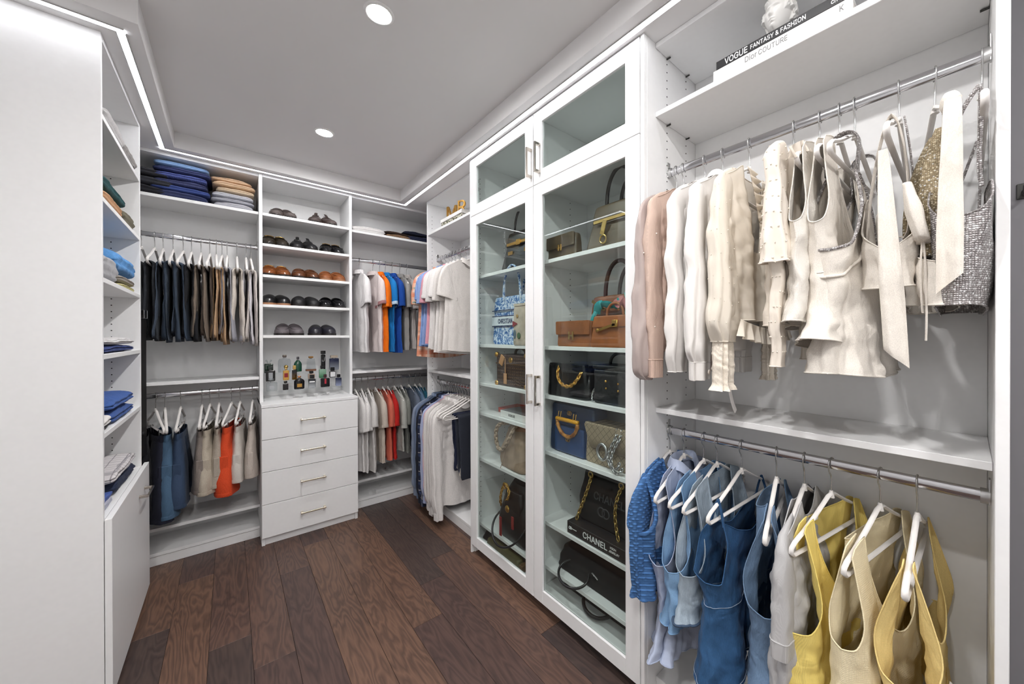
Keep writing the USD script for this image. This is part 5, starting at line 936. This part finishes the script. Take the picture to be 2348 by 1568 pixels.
# corner shelf: gold letters on a white book over a striped one
ZM = 2.212 + T + .0004
book('coffee_table_book', 'dark patterned book lying on the corner shelf', (1.352, 2.535, ZM), -PI / 2, .33, .23, .022, pattern('leafy_cover', {'n': ('noise_texture', dict(scale=60, detail=3)), 'r': ('rgb_ramp', dict(ramp=[(.45, lin('4e4f38')), (.55, lin('d9d6c6'))]))}, [('t.object', 'n.vector'), ('n.fac', 'r.fac'), ('r.color', 'p.base_color')]))
book('coffee_table_book', 'white book under the gold letters on the corner shelf', (1.352, 2.535, ZM + .0224), -PI / 2, .345, .24, .026, plain('white_cover', 'e9e8e6', .4))
for ch, y in (('M', 2.60), ('R', 2.44)):
    t = thing('decorative_letter', f'gold letter {ch} standing on the white book', 'letter', (1.27, y, ZM + .0490), -PI / 2 + .35, 'gold letters on the corner shelf')
    g = text(ch, .088, .012, False); g = (g[0] * [1.12, 1, 1], g[1]); w = textw(g); obj(t, 'letter_' + 'body', rot(g, rx=PI / 2, t=(-w / 2, .006, 0)), GOLD, False)
# glass cabinet, left: red box, grey book with white spine, brown box
z = .879 + T + .0004
book('red_box', 'flat red box lying behind the grey book', (1.37, 1.88, z), -PI / 2 + .1, .20, .16, .028, plain('red_leather', 'c04a3c', .5), plain('red_leather', 'c04a3c', .5), None, 'box')
book('coffee_table_book', 'grey book with a white spine in the glass-door cabinet', (1.335, 1.665, z), -PI / 2, .36, .24, .04, plain('grey_cover', '6f7072', .4), None, None)
obj(stage.GetPrimAtPath('/World/' + [k for k in ['coffee_table_book_004']][0]), 'spine_cover', box(-.18, .18, -.1225, -.1212, .001, .039, .0004), plain('white_cover', 'e9e8e6', .4), False)
obj(stage.GetPrimAtPath('/World/coffee_table_book_004'), 'spine_lettering', rot(text('VOGUE', .014, .0006, True), rx=PI / 2, t=(-.10, -.1228, .013)), INK, False)
t = thing('trinket_box', 'small dark red box on the grey book', 'box', (1.34, 1.63, z + .0404), -PI / 2); obj(t, 'box_body', rbox(.12, .08, .045, .004), plain('oxblood', '5a2420', .3), 40); obj(t, 'box_lid', (lambda m_: (m_[0] + [0, 0, .045], m_[1]))(rbox(.124, .084, .02, .004)), plain('oxblood', '5a2420', .3), 40)

# ================================================================ HANDBAGS
def tbag(w0, d0, w1, d1, h, r=.02, mid=None, n=9, k=5, bulge=.0, seed=0, wr=.004):
    """Soft rounded bag body between a base rectangle and a top rectangle."""
    a = np.linspace(0, PI / 2, k + 1); rows = []
    for u in np.r_[0, .02, np.linspace(.08, .92, n), .985, 1]:
        e = 1 - (.5 * max(0, (.06 - u) / .06) ** 2 + .5 * max(0, (u - .95) / .05) ** 2) * .12; w = (w0 + (w1 - w0) * u + bulge * math.sin(PI * u)) * e; d = (d0 + (d1 - d0) * u + bulge * math.sin(PI * u)) * e; rr = min(r, w / 2.05, d / 2.05); ring = []
        for q in range(4):
            cx, cy = [(1, 1), (-1, 1), (-1, -1), (1, -1)][q]
            for t in a: ring.append((cx * (w / 2 - rr) + rr * math.cos(t + q * PI / 2), cy * (d / 2 - rr) + rr * math.sin(t + q * PI / 2), u * h))
            nx = [(-1, 1), (-1, -1), (1, -1), (1, 1)][q]
            p0, p1 = np.array(ring[-1]), np.array((nx[0] * (w / 2 - rr) + rr * math.cos(q * PI / 2 + PI / 2), nx[1] * (d / 2 - rr) + rr * math.sin(q * PI / 2 + PI / 2), u * h))
            ring += [tuple(p0 + (p1 - p0) * s) for s in (.25, .5, .75)]
        rows.append(ring)
    P = np.array(rows, float); f = fbm(P, 14, seed)[..., None] * wr; P[..., :2] += f * np.sign(P[..., :2]) * (P[..., 2:] > .004)
    return grid(P, True, True)
def bag(name, label, y, z, x=1.33, rz=0., cat_='handbag'): return thing(name, label, cat_, (x, y, z), -PI / 2 + rz, 'bags in the glass-door cabinet')
def handle_arch(w, h, z0, y0, r=.006, flat=1., lean=0.): a = np.linspace(0, PI, 26); return tube(np.c_[w / 2 * np.cos(a), y0 + lean * np.sin(a), z0 + h * np.sin(a) ** .8], r, 9, flat=flat)
def chain(pts, link=.012, r=.0022, n=None):
    p = spline(np.array(pts), 200); d = np.r_[0, np.cumsum(np.linalg.norm(np.diff(p, axis=0), axis=1))]; k = int(d[-1] / (link * .78)); ms = []
    for i in range(k):
        s = (i + .5) * d[-1] / k; q = np.array([np.interp(s, d, p[:, j]) for j in range(3)]); q2 = np.array([np.interp(min(s + .002, d[-1]), d, p[:, j]) for j in range(3)]); tg = q2 - q; tg /= max(np.linalg.norm(tg), 1e-9)
        up = np.array([0, 1., 0]) if i % 2 else np.cross(tg, [0, 1., 0]); sd = np.cross(up, tg); sd /= max(np.linalg.norm(sd), 1e-9); a = np.linspace(0, 2 * PI, 9)[:-1]
        ms.append(tube(q + np.outer(np.cos(a), tg) * link * .62 + np.outer(np.sin(a), sd) * link * .36, r, 5, True))
    return cat(*ms)
up = lambda m_, z: (m_[0] + [0, 0, z], m_[1])
mv = lambda m_, x, y, z: (m_[0] + [x, y, z], m_[1])
BL = LTH('bag_black', '1a1a1c', .35); BLG = LTH('bag_gloss', '141416', .12); TANL = LTH('bag_tan', '9c5f36', .35); TAN2 = LTH('bag_tan2', 'a4602f', .35); BRN = LTH('bag_brown', '8a5632', .4); OLV = LTH('bag_olive', '5a4a33', .35); NAVY = LTH('bag_navy', '263a5e', .4)
# L1 structured black bag
z = 1.743 + T + .0004; t = bag('handbag', 'structured black handbag with gold clasp and twin handles', 1.73, z, 1.345)
obj(t, 'bag_body', tbag(.36, .19, .27, .11, .235, .022), BL, 40); obj(t, 'flap', tbag(.30, .15, .275, .118, .08, .02)[0:2] if False else up(tbag(.306, .152, .276, .12, .085, .022), .152), BL, 40)
for y0 in (-.05, .05): obj(t, 'handle', handle_arch(.16, .15, .225, y0, .007), BL, True)
obj(t, 'gold_strap', cat(box(-.12, .12, -.083, -.078, .155, .172), box(-.02, .02, -.087, -.079, .148, .18, .002)), GOLD, False); obj(t, 'strap_plate', cat(*[box(x - .022, x + .022, -.086, -.079, .10, .12, .001) for x in (-.08, .08)]), GOLD, False)
# L2 blue printed tote and patched cream bag
z = 1.307 + T + .0004
TOILE = pattern('blue_toile', {'n': ('noise_texture', dict(scale=26, detail=6, roughness=.65, distortion=2.2)), 'r': ('rgb_ramp', dict(ramp=[(.40, lin('2f5f9f')), (.47, lin('5d8ac0')), (.52, lin('c4d4e8')), (.6, lin('dbe4ee'))]))}, [('t.object', 'n.vector'), ('n.fac', 'r.fac'), ('r.color', 'p.base_color')])
t = bag('tote_bag', 'blue and white printed tote bag with upright handles', 1.775, z, 1.32)
obj(t, 'bag_body', tbag(.42, .15, .40, .13, .29, .012, wr=.002), TOILE, 40)
for y0 in (-.072, .072): obj(t, 'handle', handle_arch(.17, .20, .27, y0, .008, .7), TOILE, True)
obj(t, 'plain_band', box(-.2085, .2085, -.0785, -.0735, .115, .168, .001), plain('tote_band', 'dde4ec', .8), False)
for z1 in (.108, .170, .205): obj(t, 'navy_stripe', box(-.208, .208, -.0785, -.0725, z1, z1 + .005, .001), plain('tote_navy', '22355c', .8), False)
obj(t, 'band_lettering', rot((lambda m_: (m_[0] * [.150 / textw(m_), 1, 1], m_[1]))(text('CHRISTIAN', .027, .001, True)), rx=PI / 2, t=(-.138, -.0788, .128)), plain('tote_navy', '22355c', .8), False)
t = bag('bucket_bag', 'upright cream bag with colourful stitched patches', 1.595, z, 1.235); CRB = LTH('bag_cream', 'cdbfae', .5)
obj(t, 'bag_body', tbag(.17, .10, .165, .095, .215, .012, wr=.001), CRB, 40); obj(t, 'top_band', up(tbag(.168, .10, .166, .097, .014, .012, wr=0), .2152), CRB, 40)
obj(t, 'pennant_patch', (lambda m_: m_)(grid(np.array([[(-.08, -.0515, .10), (-.08, -.0515, .135), (-.035, -.0515, .118)], [(-.08, -.0535, .10), (-.08, -.0535, .135), (-.035, -.0535, .118)]]), True, True)), plain('patch_red', '8c2a35', .8), False)
for nm, x, zz, rx_, rz_, col in (('oval_patch', -.062, .06, .012, .026, '5b6f7c'), ('round_patch', -.025, .052, .016, .018, '4d6a4a'), ('flower_emblem', -.04, .16, .010, .010, 'a98a56')): e, f = ball(1, (0, 0, 0), 8); obj(t, nm, (e * [rx_, .002, rz_] + [x, -.0515, zz], f), plain('patch_' + nm, col, .7), True)
# L3 trunk bag
MONO = pattern('brown_canvas', {'v': ('voronoi_texture', dict(scale=55, randomness=.0)), 'r': ('rgb_ramp', dict(ramp=[(.18, lin('8a6a48')), (.26, lin('42302a'))]))}, [('t.object', 'v.vector'), ('v.distance', 'r.fac'), ('r.color', 'p.base_color')], .45)
z = 1.065 + T + .0004; t = bag('trunk_bag', 'small brown canvas trunk bag with brass corners and tan tag', 1.735, z, 1.28)
obj(t, 'trunk_body', rbox(.30, .14, .185, .01), MONO, 40); obj(t, 'lid_edge', cat(box(-.152, .152, -.0725, .0725, .128, .134, .001)), plain('brown_edge', '5c4128', .5), False)
for x in (-.146, .146):
    for y in (-.066,):
        for zz in (.002, .183): obj(t, 'brass_corner', mv(ball(.016, (0, 0, 0), 8), x, y, zz if zz > .1 else .014), GOLD, True)
obj(t, 'leather_tag', cat(box(-.062, -.032, -.078, -.0735, .014, .075, .003), box(-.05, -.044, -.077, -.074, .07, .16, .001)), plain('tan_tag', 'c08c5c', .5), False); obj(t, 'luggage_label', rot(box(-.02, .02, -.003, .003, 0, .06, .003), ry=.5, t=(-.095, -.077, .125)), plain('tan_tag', 'c08c5c', .5), False)
obj(t, 'lock', mv(rot(lathe([(.0005, .005), (.016, .004), (.018, 0), (.0005, 0)], 20), rx=PI / 2), .0, -.0705, .155), GOLD, 40); obj(t, 'handle', handle_arch(.1, .04, .182, 0, .008), plain('brown_edge', '5c4128', .5), True)
# L5 slouchy beige bucket bag
z = .589 + T + .0004; t = bag('bucket_bag', 'slouchy beige suede bag with a whipstitched handle', 1.74, z, 1.30); BEI = LTH('bag_beige', 'ab927d', .7)
obj(t, 'bag_body', tbag(.28, .19, .15, .08, .27, .05, bulge=.03, seed=3, wr=.014), BEI, True)
obj(t, 'braided_handle', chain([(-.05, -.07, .255), (-.115, -.10, .23), (-.135, -.10, .16), (-.09, -.105, .10), (-.03, -.105, .13), (.02, -.09, .22), (.04, -.07, .26)], .022, .007), LTH('bag_beige2', 'b39c86', .6), True)
obj(t, 'drawstring', tube(spline([(-.03, -.105, .13), (-.045, -.11, .05), (-.05, -.125, .004)], 14), .0022, 6), LTH('bag_beige2', 'b39c86', .6), True)
# L6 black bucket backpack
z = .177 + T + .0004; t = bag('backpack', 'small black backpack with gold chain and red stripe', 1.72, z, 1.29); REDS = plain('red_webbing', '8f2a2a', .7)
obj(t, 'bag_body', tbag(.30, .17, .15, .08, .33, .05, bulge=.05, seed=5, wr=.012), BL, True); obj(t, 'flap', mv(tbag(.20, .05, .15, .04, .13, .03), 0, -.06, .16), BL, True)
obj(t, 'red_stripe', cat(box(-.085, -.065, -.114, -.108, .02, .13, .002), box(.03, .05, -.112, -.104, .10, .17, .002)), REDS, False); e, f = ball(1, (0, 0, 0), 8); obj(t, 'lion_clasp', (e * [.02, .008, .02] + [-.005, -.112, .20], f), GOLD, True)
obj(t, 'gold_chain', chain([(-.13, -.06, .16), (-.12, -.08, .23), (-.07, -.075, .31), (-.03, -.085, .29), (-.05, -.09, .23)], .02, .0035), GOLD, True); obj(t, 'ring', torus(.016, .004, (-.07, -.085, .305), 'y'), GOLD, True)
obj(t, 'shoulder_strap', tube(spline([(-.14, -.06, .13), (-.12, -.14, .05), (-.02, -.165, .0065), (.08, -.14, .04), (.12, -.08, .12)], 40), .006, 8), BL, True)
# L7 olive pouch on the cabinet floor
z = .078 + T + .0004; t = bag('pouch', 'olive green and black pouch lying on the cabinet floor', 1.80, z, 1.30)
obj(t, 'pouch_body', tbag(.50, .20, .44, .16, .06, .03, seed=8, wr=.008), LTH('pouch_black', '1d1c1b', .4), True); obj(t, 'olive_front', mv(tbag(.34, .05, .32, .04, .05, .018, seed=9, wr=.004), .02, -.105, .0), LTH('pouch_olive', '5b5637', .55), True); obj(t, 'tan_end', mv(rbox(.03, .046, .04, .006), .205, -.105, 0), LTH('pouch_tan', '6d5234', .5), 40)
# R1
z = 1.738 + T + .0004; t = bag('handbag', 'olive brown structured handbag with dark twin handles', 1.015, z, 1.345)
obj(t, 'bag_body', tbag(.36, .19, .28, .11, .215, .022), OLV, 40); obj(t, 'flap', up(tbag(.312, .154, .286, .122, .08, .022), .135), OLV, 40)
for y0 in (-.05, .05): obj(t, 'handle', handle_arch(.15, .165, .2, y0, .0085), LTH('handle_dark', '332b28', .3), True)
obj(t, 'gold_strap', cat(box(-.12, .12, -.092, -.086, .128, .142, .001), torus(.018, .004, (-.06, -.095, .05), 'y')), GOLDP, False); obj(t, 'hanging_tag', rot(box(-.012, .012, -.003, .003, -.06, 0, .003), ry=.3, t=(-.05, -.094, .13)), GOLDP, False)
t = bag('clutch_bag', 'dark olive clutch bag with a gold clasp at the left', 1.345, z, 1.27); obj(t, 'bag_body', tbag(.21, .06, .20, .04, .12, .015), OLV, 40); obj(t, 'flap', mv(tbag(.206, .012, .204, .012, .062, .005), 0, -.034, .058), OLV, 40); obj(t, 'clasp', cat(box(-.008, .028, -.049, -.042, .05, .058, .001), box(.0, .008, -.050, -.043, .04, .07, .001), box(.018, .026, -.050, -.043, .04, .07, .001)), GOLD, False)
# R2
z = 1.307 + T + .0004; t = bag('handbag', 'cognac brown handbag with dark handles and a turquoise scarf', 1.03, z, 1.36)
obj(t, 'bag_body', tbag(.36, .19, .30, .11, .235, .022), BRN, 40); obj(t, 'flap', up(tbag(.322, .156, .306, .122, .085, .022), .148), LTH('bag_brown2', '8b5230', .4), 40)
for y0 in (-.052, .05): obj(t, 'handle', handle_arch(.16, .165, .222, y0, .0095), LTH('handle_wine', '4a2724', .25), True)
obj(t, 'gold_strap', cat(rot(box(-.09, .0, -.003, .003, -.007, .007, .001), ry=.55, t=(-.05, -.092, .165)), ball(.011, (-.045, -.095, .13), 8), ball(.008, (.03, -.092, .165), 8)), GOLD, 40)
SC = {'teal': plain('scarf_teal', '2f9a9c', .6), 'aqua': plain('scarf_aqua', '7fc0bf', .6), 'rose': plain('scarf_rose', 'b06a6a', .6)}
for i, (nm, pts, w) in enumerate((('teal', [(-.10, -.09, .155), (-.06, -.105, .19), (.0, -.10, .185), (.05, -.105, .20)], .02), ('rose', [(.03, -.10, .21), (.07, -.115, .185), (.11, -.11, .20)], .026), ('aqua', [(.085, -.105, .235), (.10, -.115, .18), (.085, -.12, .10)], .018), ('teal', [(-.10, -.095, .16), (-.115, -.10, .13), (-.125, -.095, .105)], .012))): strap(t, pts, w, .006, SC[nm], 'scarf_' + 'tail')
t = bag('clutch_bag', 'tan leather clutch bag with a gold H-shaped buckle', 1.225, z, 1.235); obj(t, 'bag_body', tbag(.225, .055, .222, .045, .118, .012, wr=.001), TANL, 40); obj(t, 'flap', mv(tbag(.222, .012, .226, .012, .064, .006, wr=0), 0, -.0305, .056), TANL, 40)
obj(t, 'buckle', cat(box(-.016, -.008, -.043, -.036, .032, .070, .001), box(.008, .016, -.043, -.036, .032, .070, .001), box(-.008, .008, -.043, -.037, .047, .055, .001)), GOLDP, False)
t = bag('handbag', 'small tan handbag with gold turn-lock at the right edge of its shelf', .995, z, 1.235); obj(t, 'bag_body', tbag(.22, .09, .185, .06, .135, .012, wr=.001), TAN2, 40); obj(t, 'flap', up(tbag(.205, .083, .188, .07, .05, .012, wr=0), .0855), TAN2, 40); obj(t, 'handle', handle_arch(.09, .06, .13, 0, .006), TAN2, True)
obj(t, 'lock', cat(box(.02, .05, -.05, -.042, .085, .115, .002), rot(box(-.06, .05, -.003, .003, -.006, .006, .001), ry=-.25, t=(-.01, -.047, .085)), ball(.008, (-.055, -.048, .075), 8)), GOLD, 40)
# R3
z = 1.062 + T + .0004; CROC = mat('black_croc', {'t': ('texture_coordinate', {}), 'v': ('voronoi_texture', dict(scale=70, feature='distance_to_edge')), 'b': ('bump', dict(strength=.5, distance=.003)), 'p': ('principled_bsdf', dict(base_color=lin('141416'), roughness=.12, specular_ior_level=.6))}, [('t.object', 'v.vector'), ('v.distance', 'b.height'), ('b.normal', 'p.normal')])
t = bag('shoulder_bag', 'glossy black shoulder bag with a thick gold chain across its front', 1.275, z, 1.265); obj(t, 'bag_body', tbag(.30, .12, .25, .05, .155, .03, bulge=.012), BLG, True); obj(t, 'flap', mv(tbag(.27, .03, .245, .04, .10, .012), 0, -.038, .062), CROC, 40); obj(t, 'gold_chain', chain([(-.05, -.045, .15), (-.045, -.066, .11), (-.01, -.074, .066), (.05, -.074, .062), (.095, -.068, .10), (.105, -.05, .135)], .019, .0042), GOLD, True)
QUILT = mat('quilted_black', {'t': ('texture_coordinate', {}), 'm': ('mapping', dict(rotation=(0, .785, 0))), 'c': ('voronoi_texture', dict(scale=28, randomness=0., metric='chebychev')), 'b': ('bump', dict(strength=.5, distance=.006, invert=True)), 'p': ('principled_bsdf', dict(base_color=lin('1e1e20'), roughness=.35))}, [('t.object', 'm.vector'), ('m.vector', 'c.vector'), ('c.distance', 'b.height'), ('b.normal', 'p.normal')])
t = bag('vanity_bag', 'boxy black quilted vanity bag with top handle', .99, z, 1.27); obj(t, 'bag_body', rbox(.21, .13, .15, .012), QUILT, 40); obj(t, 'lid', up(rbox(.216, .136, .018, .006), .1502), BL, 40); obj(t, 'handle', handle_arch(.12, .055, .165, 0, .007), BL, True); obj(t, 'gold_rivet', ball(.006, (-.03, -.066, .10), 6), GOLD, True); [obj(t, 'gold_rivet', ball(.005, p, 6), GOLD, True) for p in ((-.03, -.066, .07), (.035, -.066, .095), (.035, -.066, .065))]
obj(t, 'zip_pull', chain([(-.108, -.05, .06), (-.115, -.06, .03), (-.112, -.062, .008)], .01, .002), SILVER, True)
# R4
z = .782 + T + .0004; t = bag('tote_bag', 'navy blue tote bag with a bamboo handle', 1.275, z, 1.30); obj(t, 'bag_body', tbag(.30, .13, .29, .10, .235, .012, wr=.003), NAVY, 40); obj(t, 'front_pocket', mv(rbox(.20, .02, .13, .008), -.0, -.066, .004), LTH('bag_navy2', '2f4a78', .35), 40)
BAM = mat('bamboo', {'t': ('texture_coordinate', {}), 'n': ('noise_texture', dict(scale=40, detail=3)), 'r': ('rgb_ramp', dict(ramp=[(.35, lin('7d4a1e')), (.6, lin('c88a3c'))])), 'p': ('principled_bsdf', dict(roughness=.3))}, [('t.object', 'n.vector'), ('n.fac', 'r.fac'), ('r.color', 'p.base_color')])
a = np.linspace(PI * 1.02, PI * 1.98, 40); rr = .0085 + .0022 * np.exp(-((np.arange(40) % 8) - 4.) ** 2 / 1.2); obj(t, 'bamboo_handle', cat(tube(np.c_[.07 * np.cos(a), 0 * a - .082, .165 + .075 * np.sin(a)], rr, 10)), BAM, True); obj(t, 'bamboo_crossbar', tube([(-.075, -.082, .168), (.075, -.082, .168)], .010, 10), plain('amber_resin', 'd79a22', .25), True)
for x in (-.052, .052): obj(t, 'gold_prongs', cat(tube([(x - .008, -.086, .17), (x - .008, -.08, .205)], .003, 6), tube([(x + .008, -.086, .17), (x + .008, -.08, .205)], .003, 6)), GOLD, True)
for zz in (.20, .075): obj(t, 'gold_monogram', cat(torus(.009, .0016, (-.005, -.0785 if zz < .1 else -.067, zz), 'y', 18, 5), torus(.009, .0016, (.005, -.0785 if zz < .1 else -.067, zz), 'y', 18, 5)), GOLD, True)
GG = pattern('beige_canvas', {'m': ('mapping', dict(rotation=(0, .785, 0))), 'v': ('voronoi_texture', dict(scale=42, randomness=0., metric='chebychev')), 'r': ('rgb_ramp', dict(ramp=[(.30, lin('a3937c')), (.44, lin('9a8a74')), (.47, lin('6f6150'))]))}, [('t.object', 'm.vector'), ('m.vector', 'v.vector'), ('v.distance', 'r.fac'), ('r.color', 'p.base_color')], .6)
t = bag('flap_bag', 'beige canvas flap bag with a lattice print and silver chain', 1.03, z, 1.28); obj(t, 'bag_body', tbag(.28, .10, .27, .08, .17, .012, wr=.001), GG, 40); obj(t, 'flap', mv(tbag(.20, .014, .275, .018, .105, .006, wr=0), 0, -.053, .072), GG, 40); obj(t, 'flap_top', up(rbox(.276, .105, .014, .006), .168), GG, 40)
obj(t, 'silver_chain', chain([(.05, -.05, .178), (.045, -.075, .12), (.03, -.085, .05), (.055, -.085, .02), (.085, -.08, .05)], .016, .0032), SILVER, True); obj(t, 'second_chain', chain([(.075, -.05, .178), (.066, -.078, .12), (.05, -.09, .05), (.07, -.09, .012), (.10, -.08, .03)], .016, .0032), SILVER, True); obj(t, 'horseshoe_clasp', torus(.026, .007, (-.02, -.066, .07), 'y', 24, 8, 1.3), SILVER, True)
# R5 black tote standing on a black book
z = .427 + T + .0004; b5 = book('coffee_table_book', 'thick black jewellery book with white lettering under the black tote', (1.325, 1.07, z), -PI / 2, .37, .25, .056, plain('black_cover', '1d1d1f', .35), plain('dark_pages', '2a2a2a', .8), [('CHANEL', .026, -.085, WINK, True, .002), ('HIGH', .009, .075, WINK, True, .010), ('JEWELRY', .009, .068, WINK, True, -.006)], sq=1.)
obj(b5, 'spine_emblem', cat(rot(box(-.03, .012, -.0006, .0006, -.0015, .0015, 0), t=(-.135, -.1265, .028)), torus(.006, .0012, (-.168, -.1265, .028), 'y', 14, 5), torus(.006, .0012, (-.16, -.1265, .028), 'y', 14, 5)), WINK, False)
t = bag('tote_bag', 'large black tote bag with gold chain straps', 1.05, z + .0564, 1.345); SUE = LTH('black_suede', '161617', .75); obj(t, 'bag_body', tbag(.40, .17, .37, .07, .255, .03, bulge=.02, seed=12, wr=.010), SUE, True)
for x in (-.12, .06): obj(t, 'eyelet', torus(.013, .004, (x, -.062 - .012, .222), 'y', 18, 6), GOLDP, True)
obj(t, 'gold_chain', chain([(-.12, -.066, .215), (-.135, -.098, .12), (-.17, -.105, .03), (-.178, -.11, .004)], .02, .0036), GOLDP, True); obj(t, 'gold_chain', chain([(.06, -.066, .215), (.045, -.098, .12), (.06, -.105, .03), (.072, -.11, .004)], .02, .0036), GOLDP, True)
DKT = plain('tonal_lettering', '3a3a3d', .5); tl = text('CHANEL', .032, .001, True); obj(t, 'front_lettering', rot(tl, rx=PI / 2 + -.17, t=(-.085, -.097, .13)), DKT, False); obj(t, 'front_emblem', cat(torus(.02, .003, (-.03, -.103, .085), 'y', 20, 5), torus(.02, .003, (-.005, -.103, .085), 'y', 20, 5)), DKT, True)
# R6 soft black bag lying down, R7 briefcase
z = .205 + T + .0004; t = bag('duffel_bag', 'soft black bag lying with its loop handle on the shelf', 1.12, z, 1.33); obj(t, 'bag_body', tbag(.52, .20, .46, .14, .105, .05, bulge=.02, seed=14, wr=.014), SUE, True); a = np.linspace(0, 2 * PI, 40)[:-1]; obj(t, 'loop_handle', tube(np.c_[-.10 + .085 * np.cos(a), -.125 + .055 * np.sin(a), .008 + .03 * (np.sin(a) + 1)], .006, 8, True), BL, True); obj(t, 'zip_pull', chain([(.0, -.105, .08), (.04, -.115, .075)], .008, .0016), SILVER, True)
z = .078 + T + .0004; t = bag('briefcase', 'slim black leather briefcase with handle on the cabinet floor', 1.12, z, 1.36); obj(t, 'case_body', rbox(.50, .16, .085, .012), LTH('case_black', '1b1a1a', .4), 40); obj(t, 'seam', box(-.252, .252, -.082, .082, .04, .045, .002), BL, False)
obj(t, 'handle', tube(spline([(-.085, -.085, .05), (-.08, -.105, .045), (-.05, -.135, .03), (.05, -.135, .03), (.08, -.105, .045), (.085, -.085, .05)], 30), .0085, 9), BL, True)
for x in (-.085, .085): obj(t, 'handle_ring', cat(box(x - .012, x + .012, -.093, -.08, .036, .066, .002)), SILVER, False)
# small hook on the grey wall
t = thing('wall_hook', 'small dark metal hook on the grey wall at the right edge', 'hook', (1.5595, -.096, 1.75)); obj(t, 'back_plate', box(-.004, 0, -.012, .012, -.02, .02, .001), DARKM, False); obj(t, 'hook_arm', tube(spline([(-.003, 0, 0), (-.03, 0, -.012), (-.045, 0, .004)], 12), .004, 7), DARKM, True)
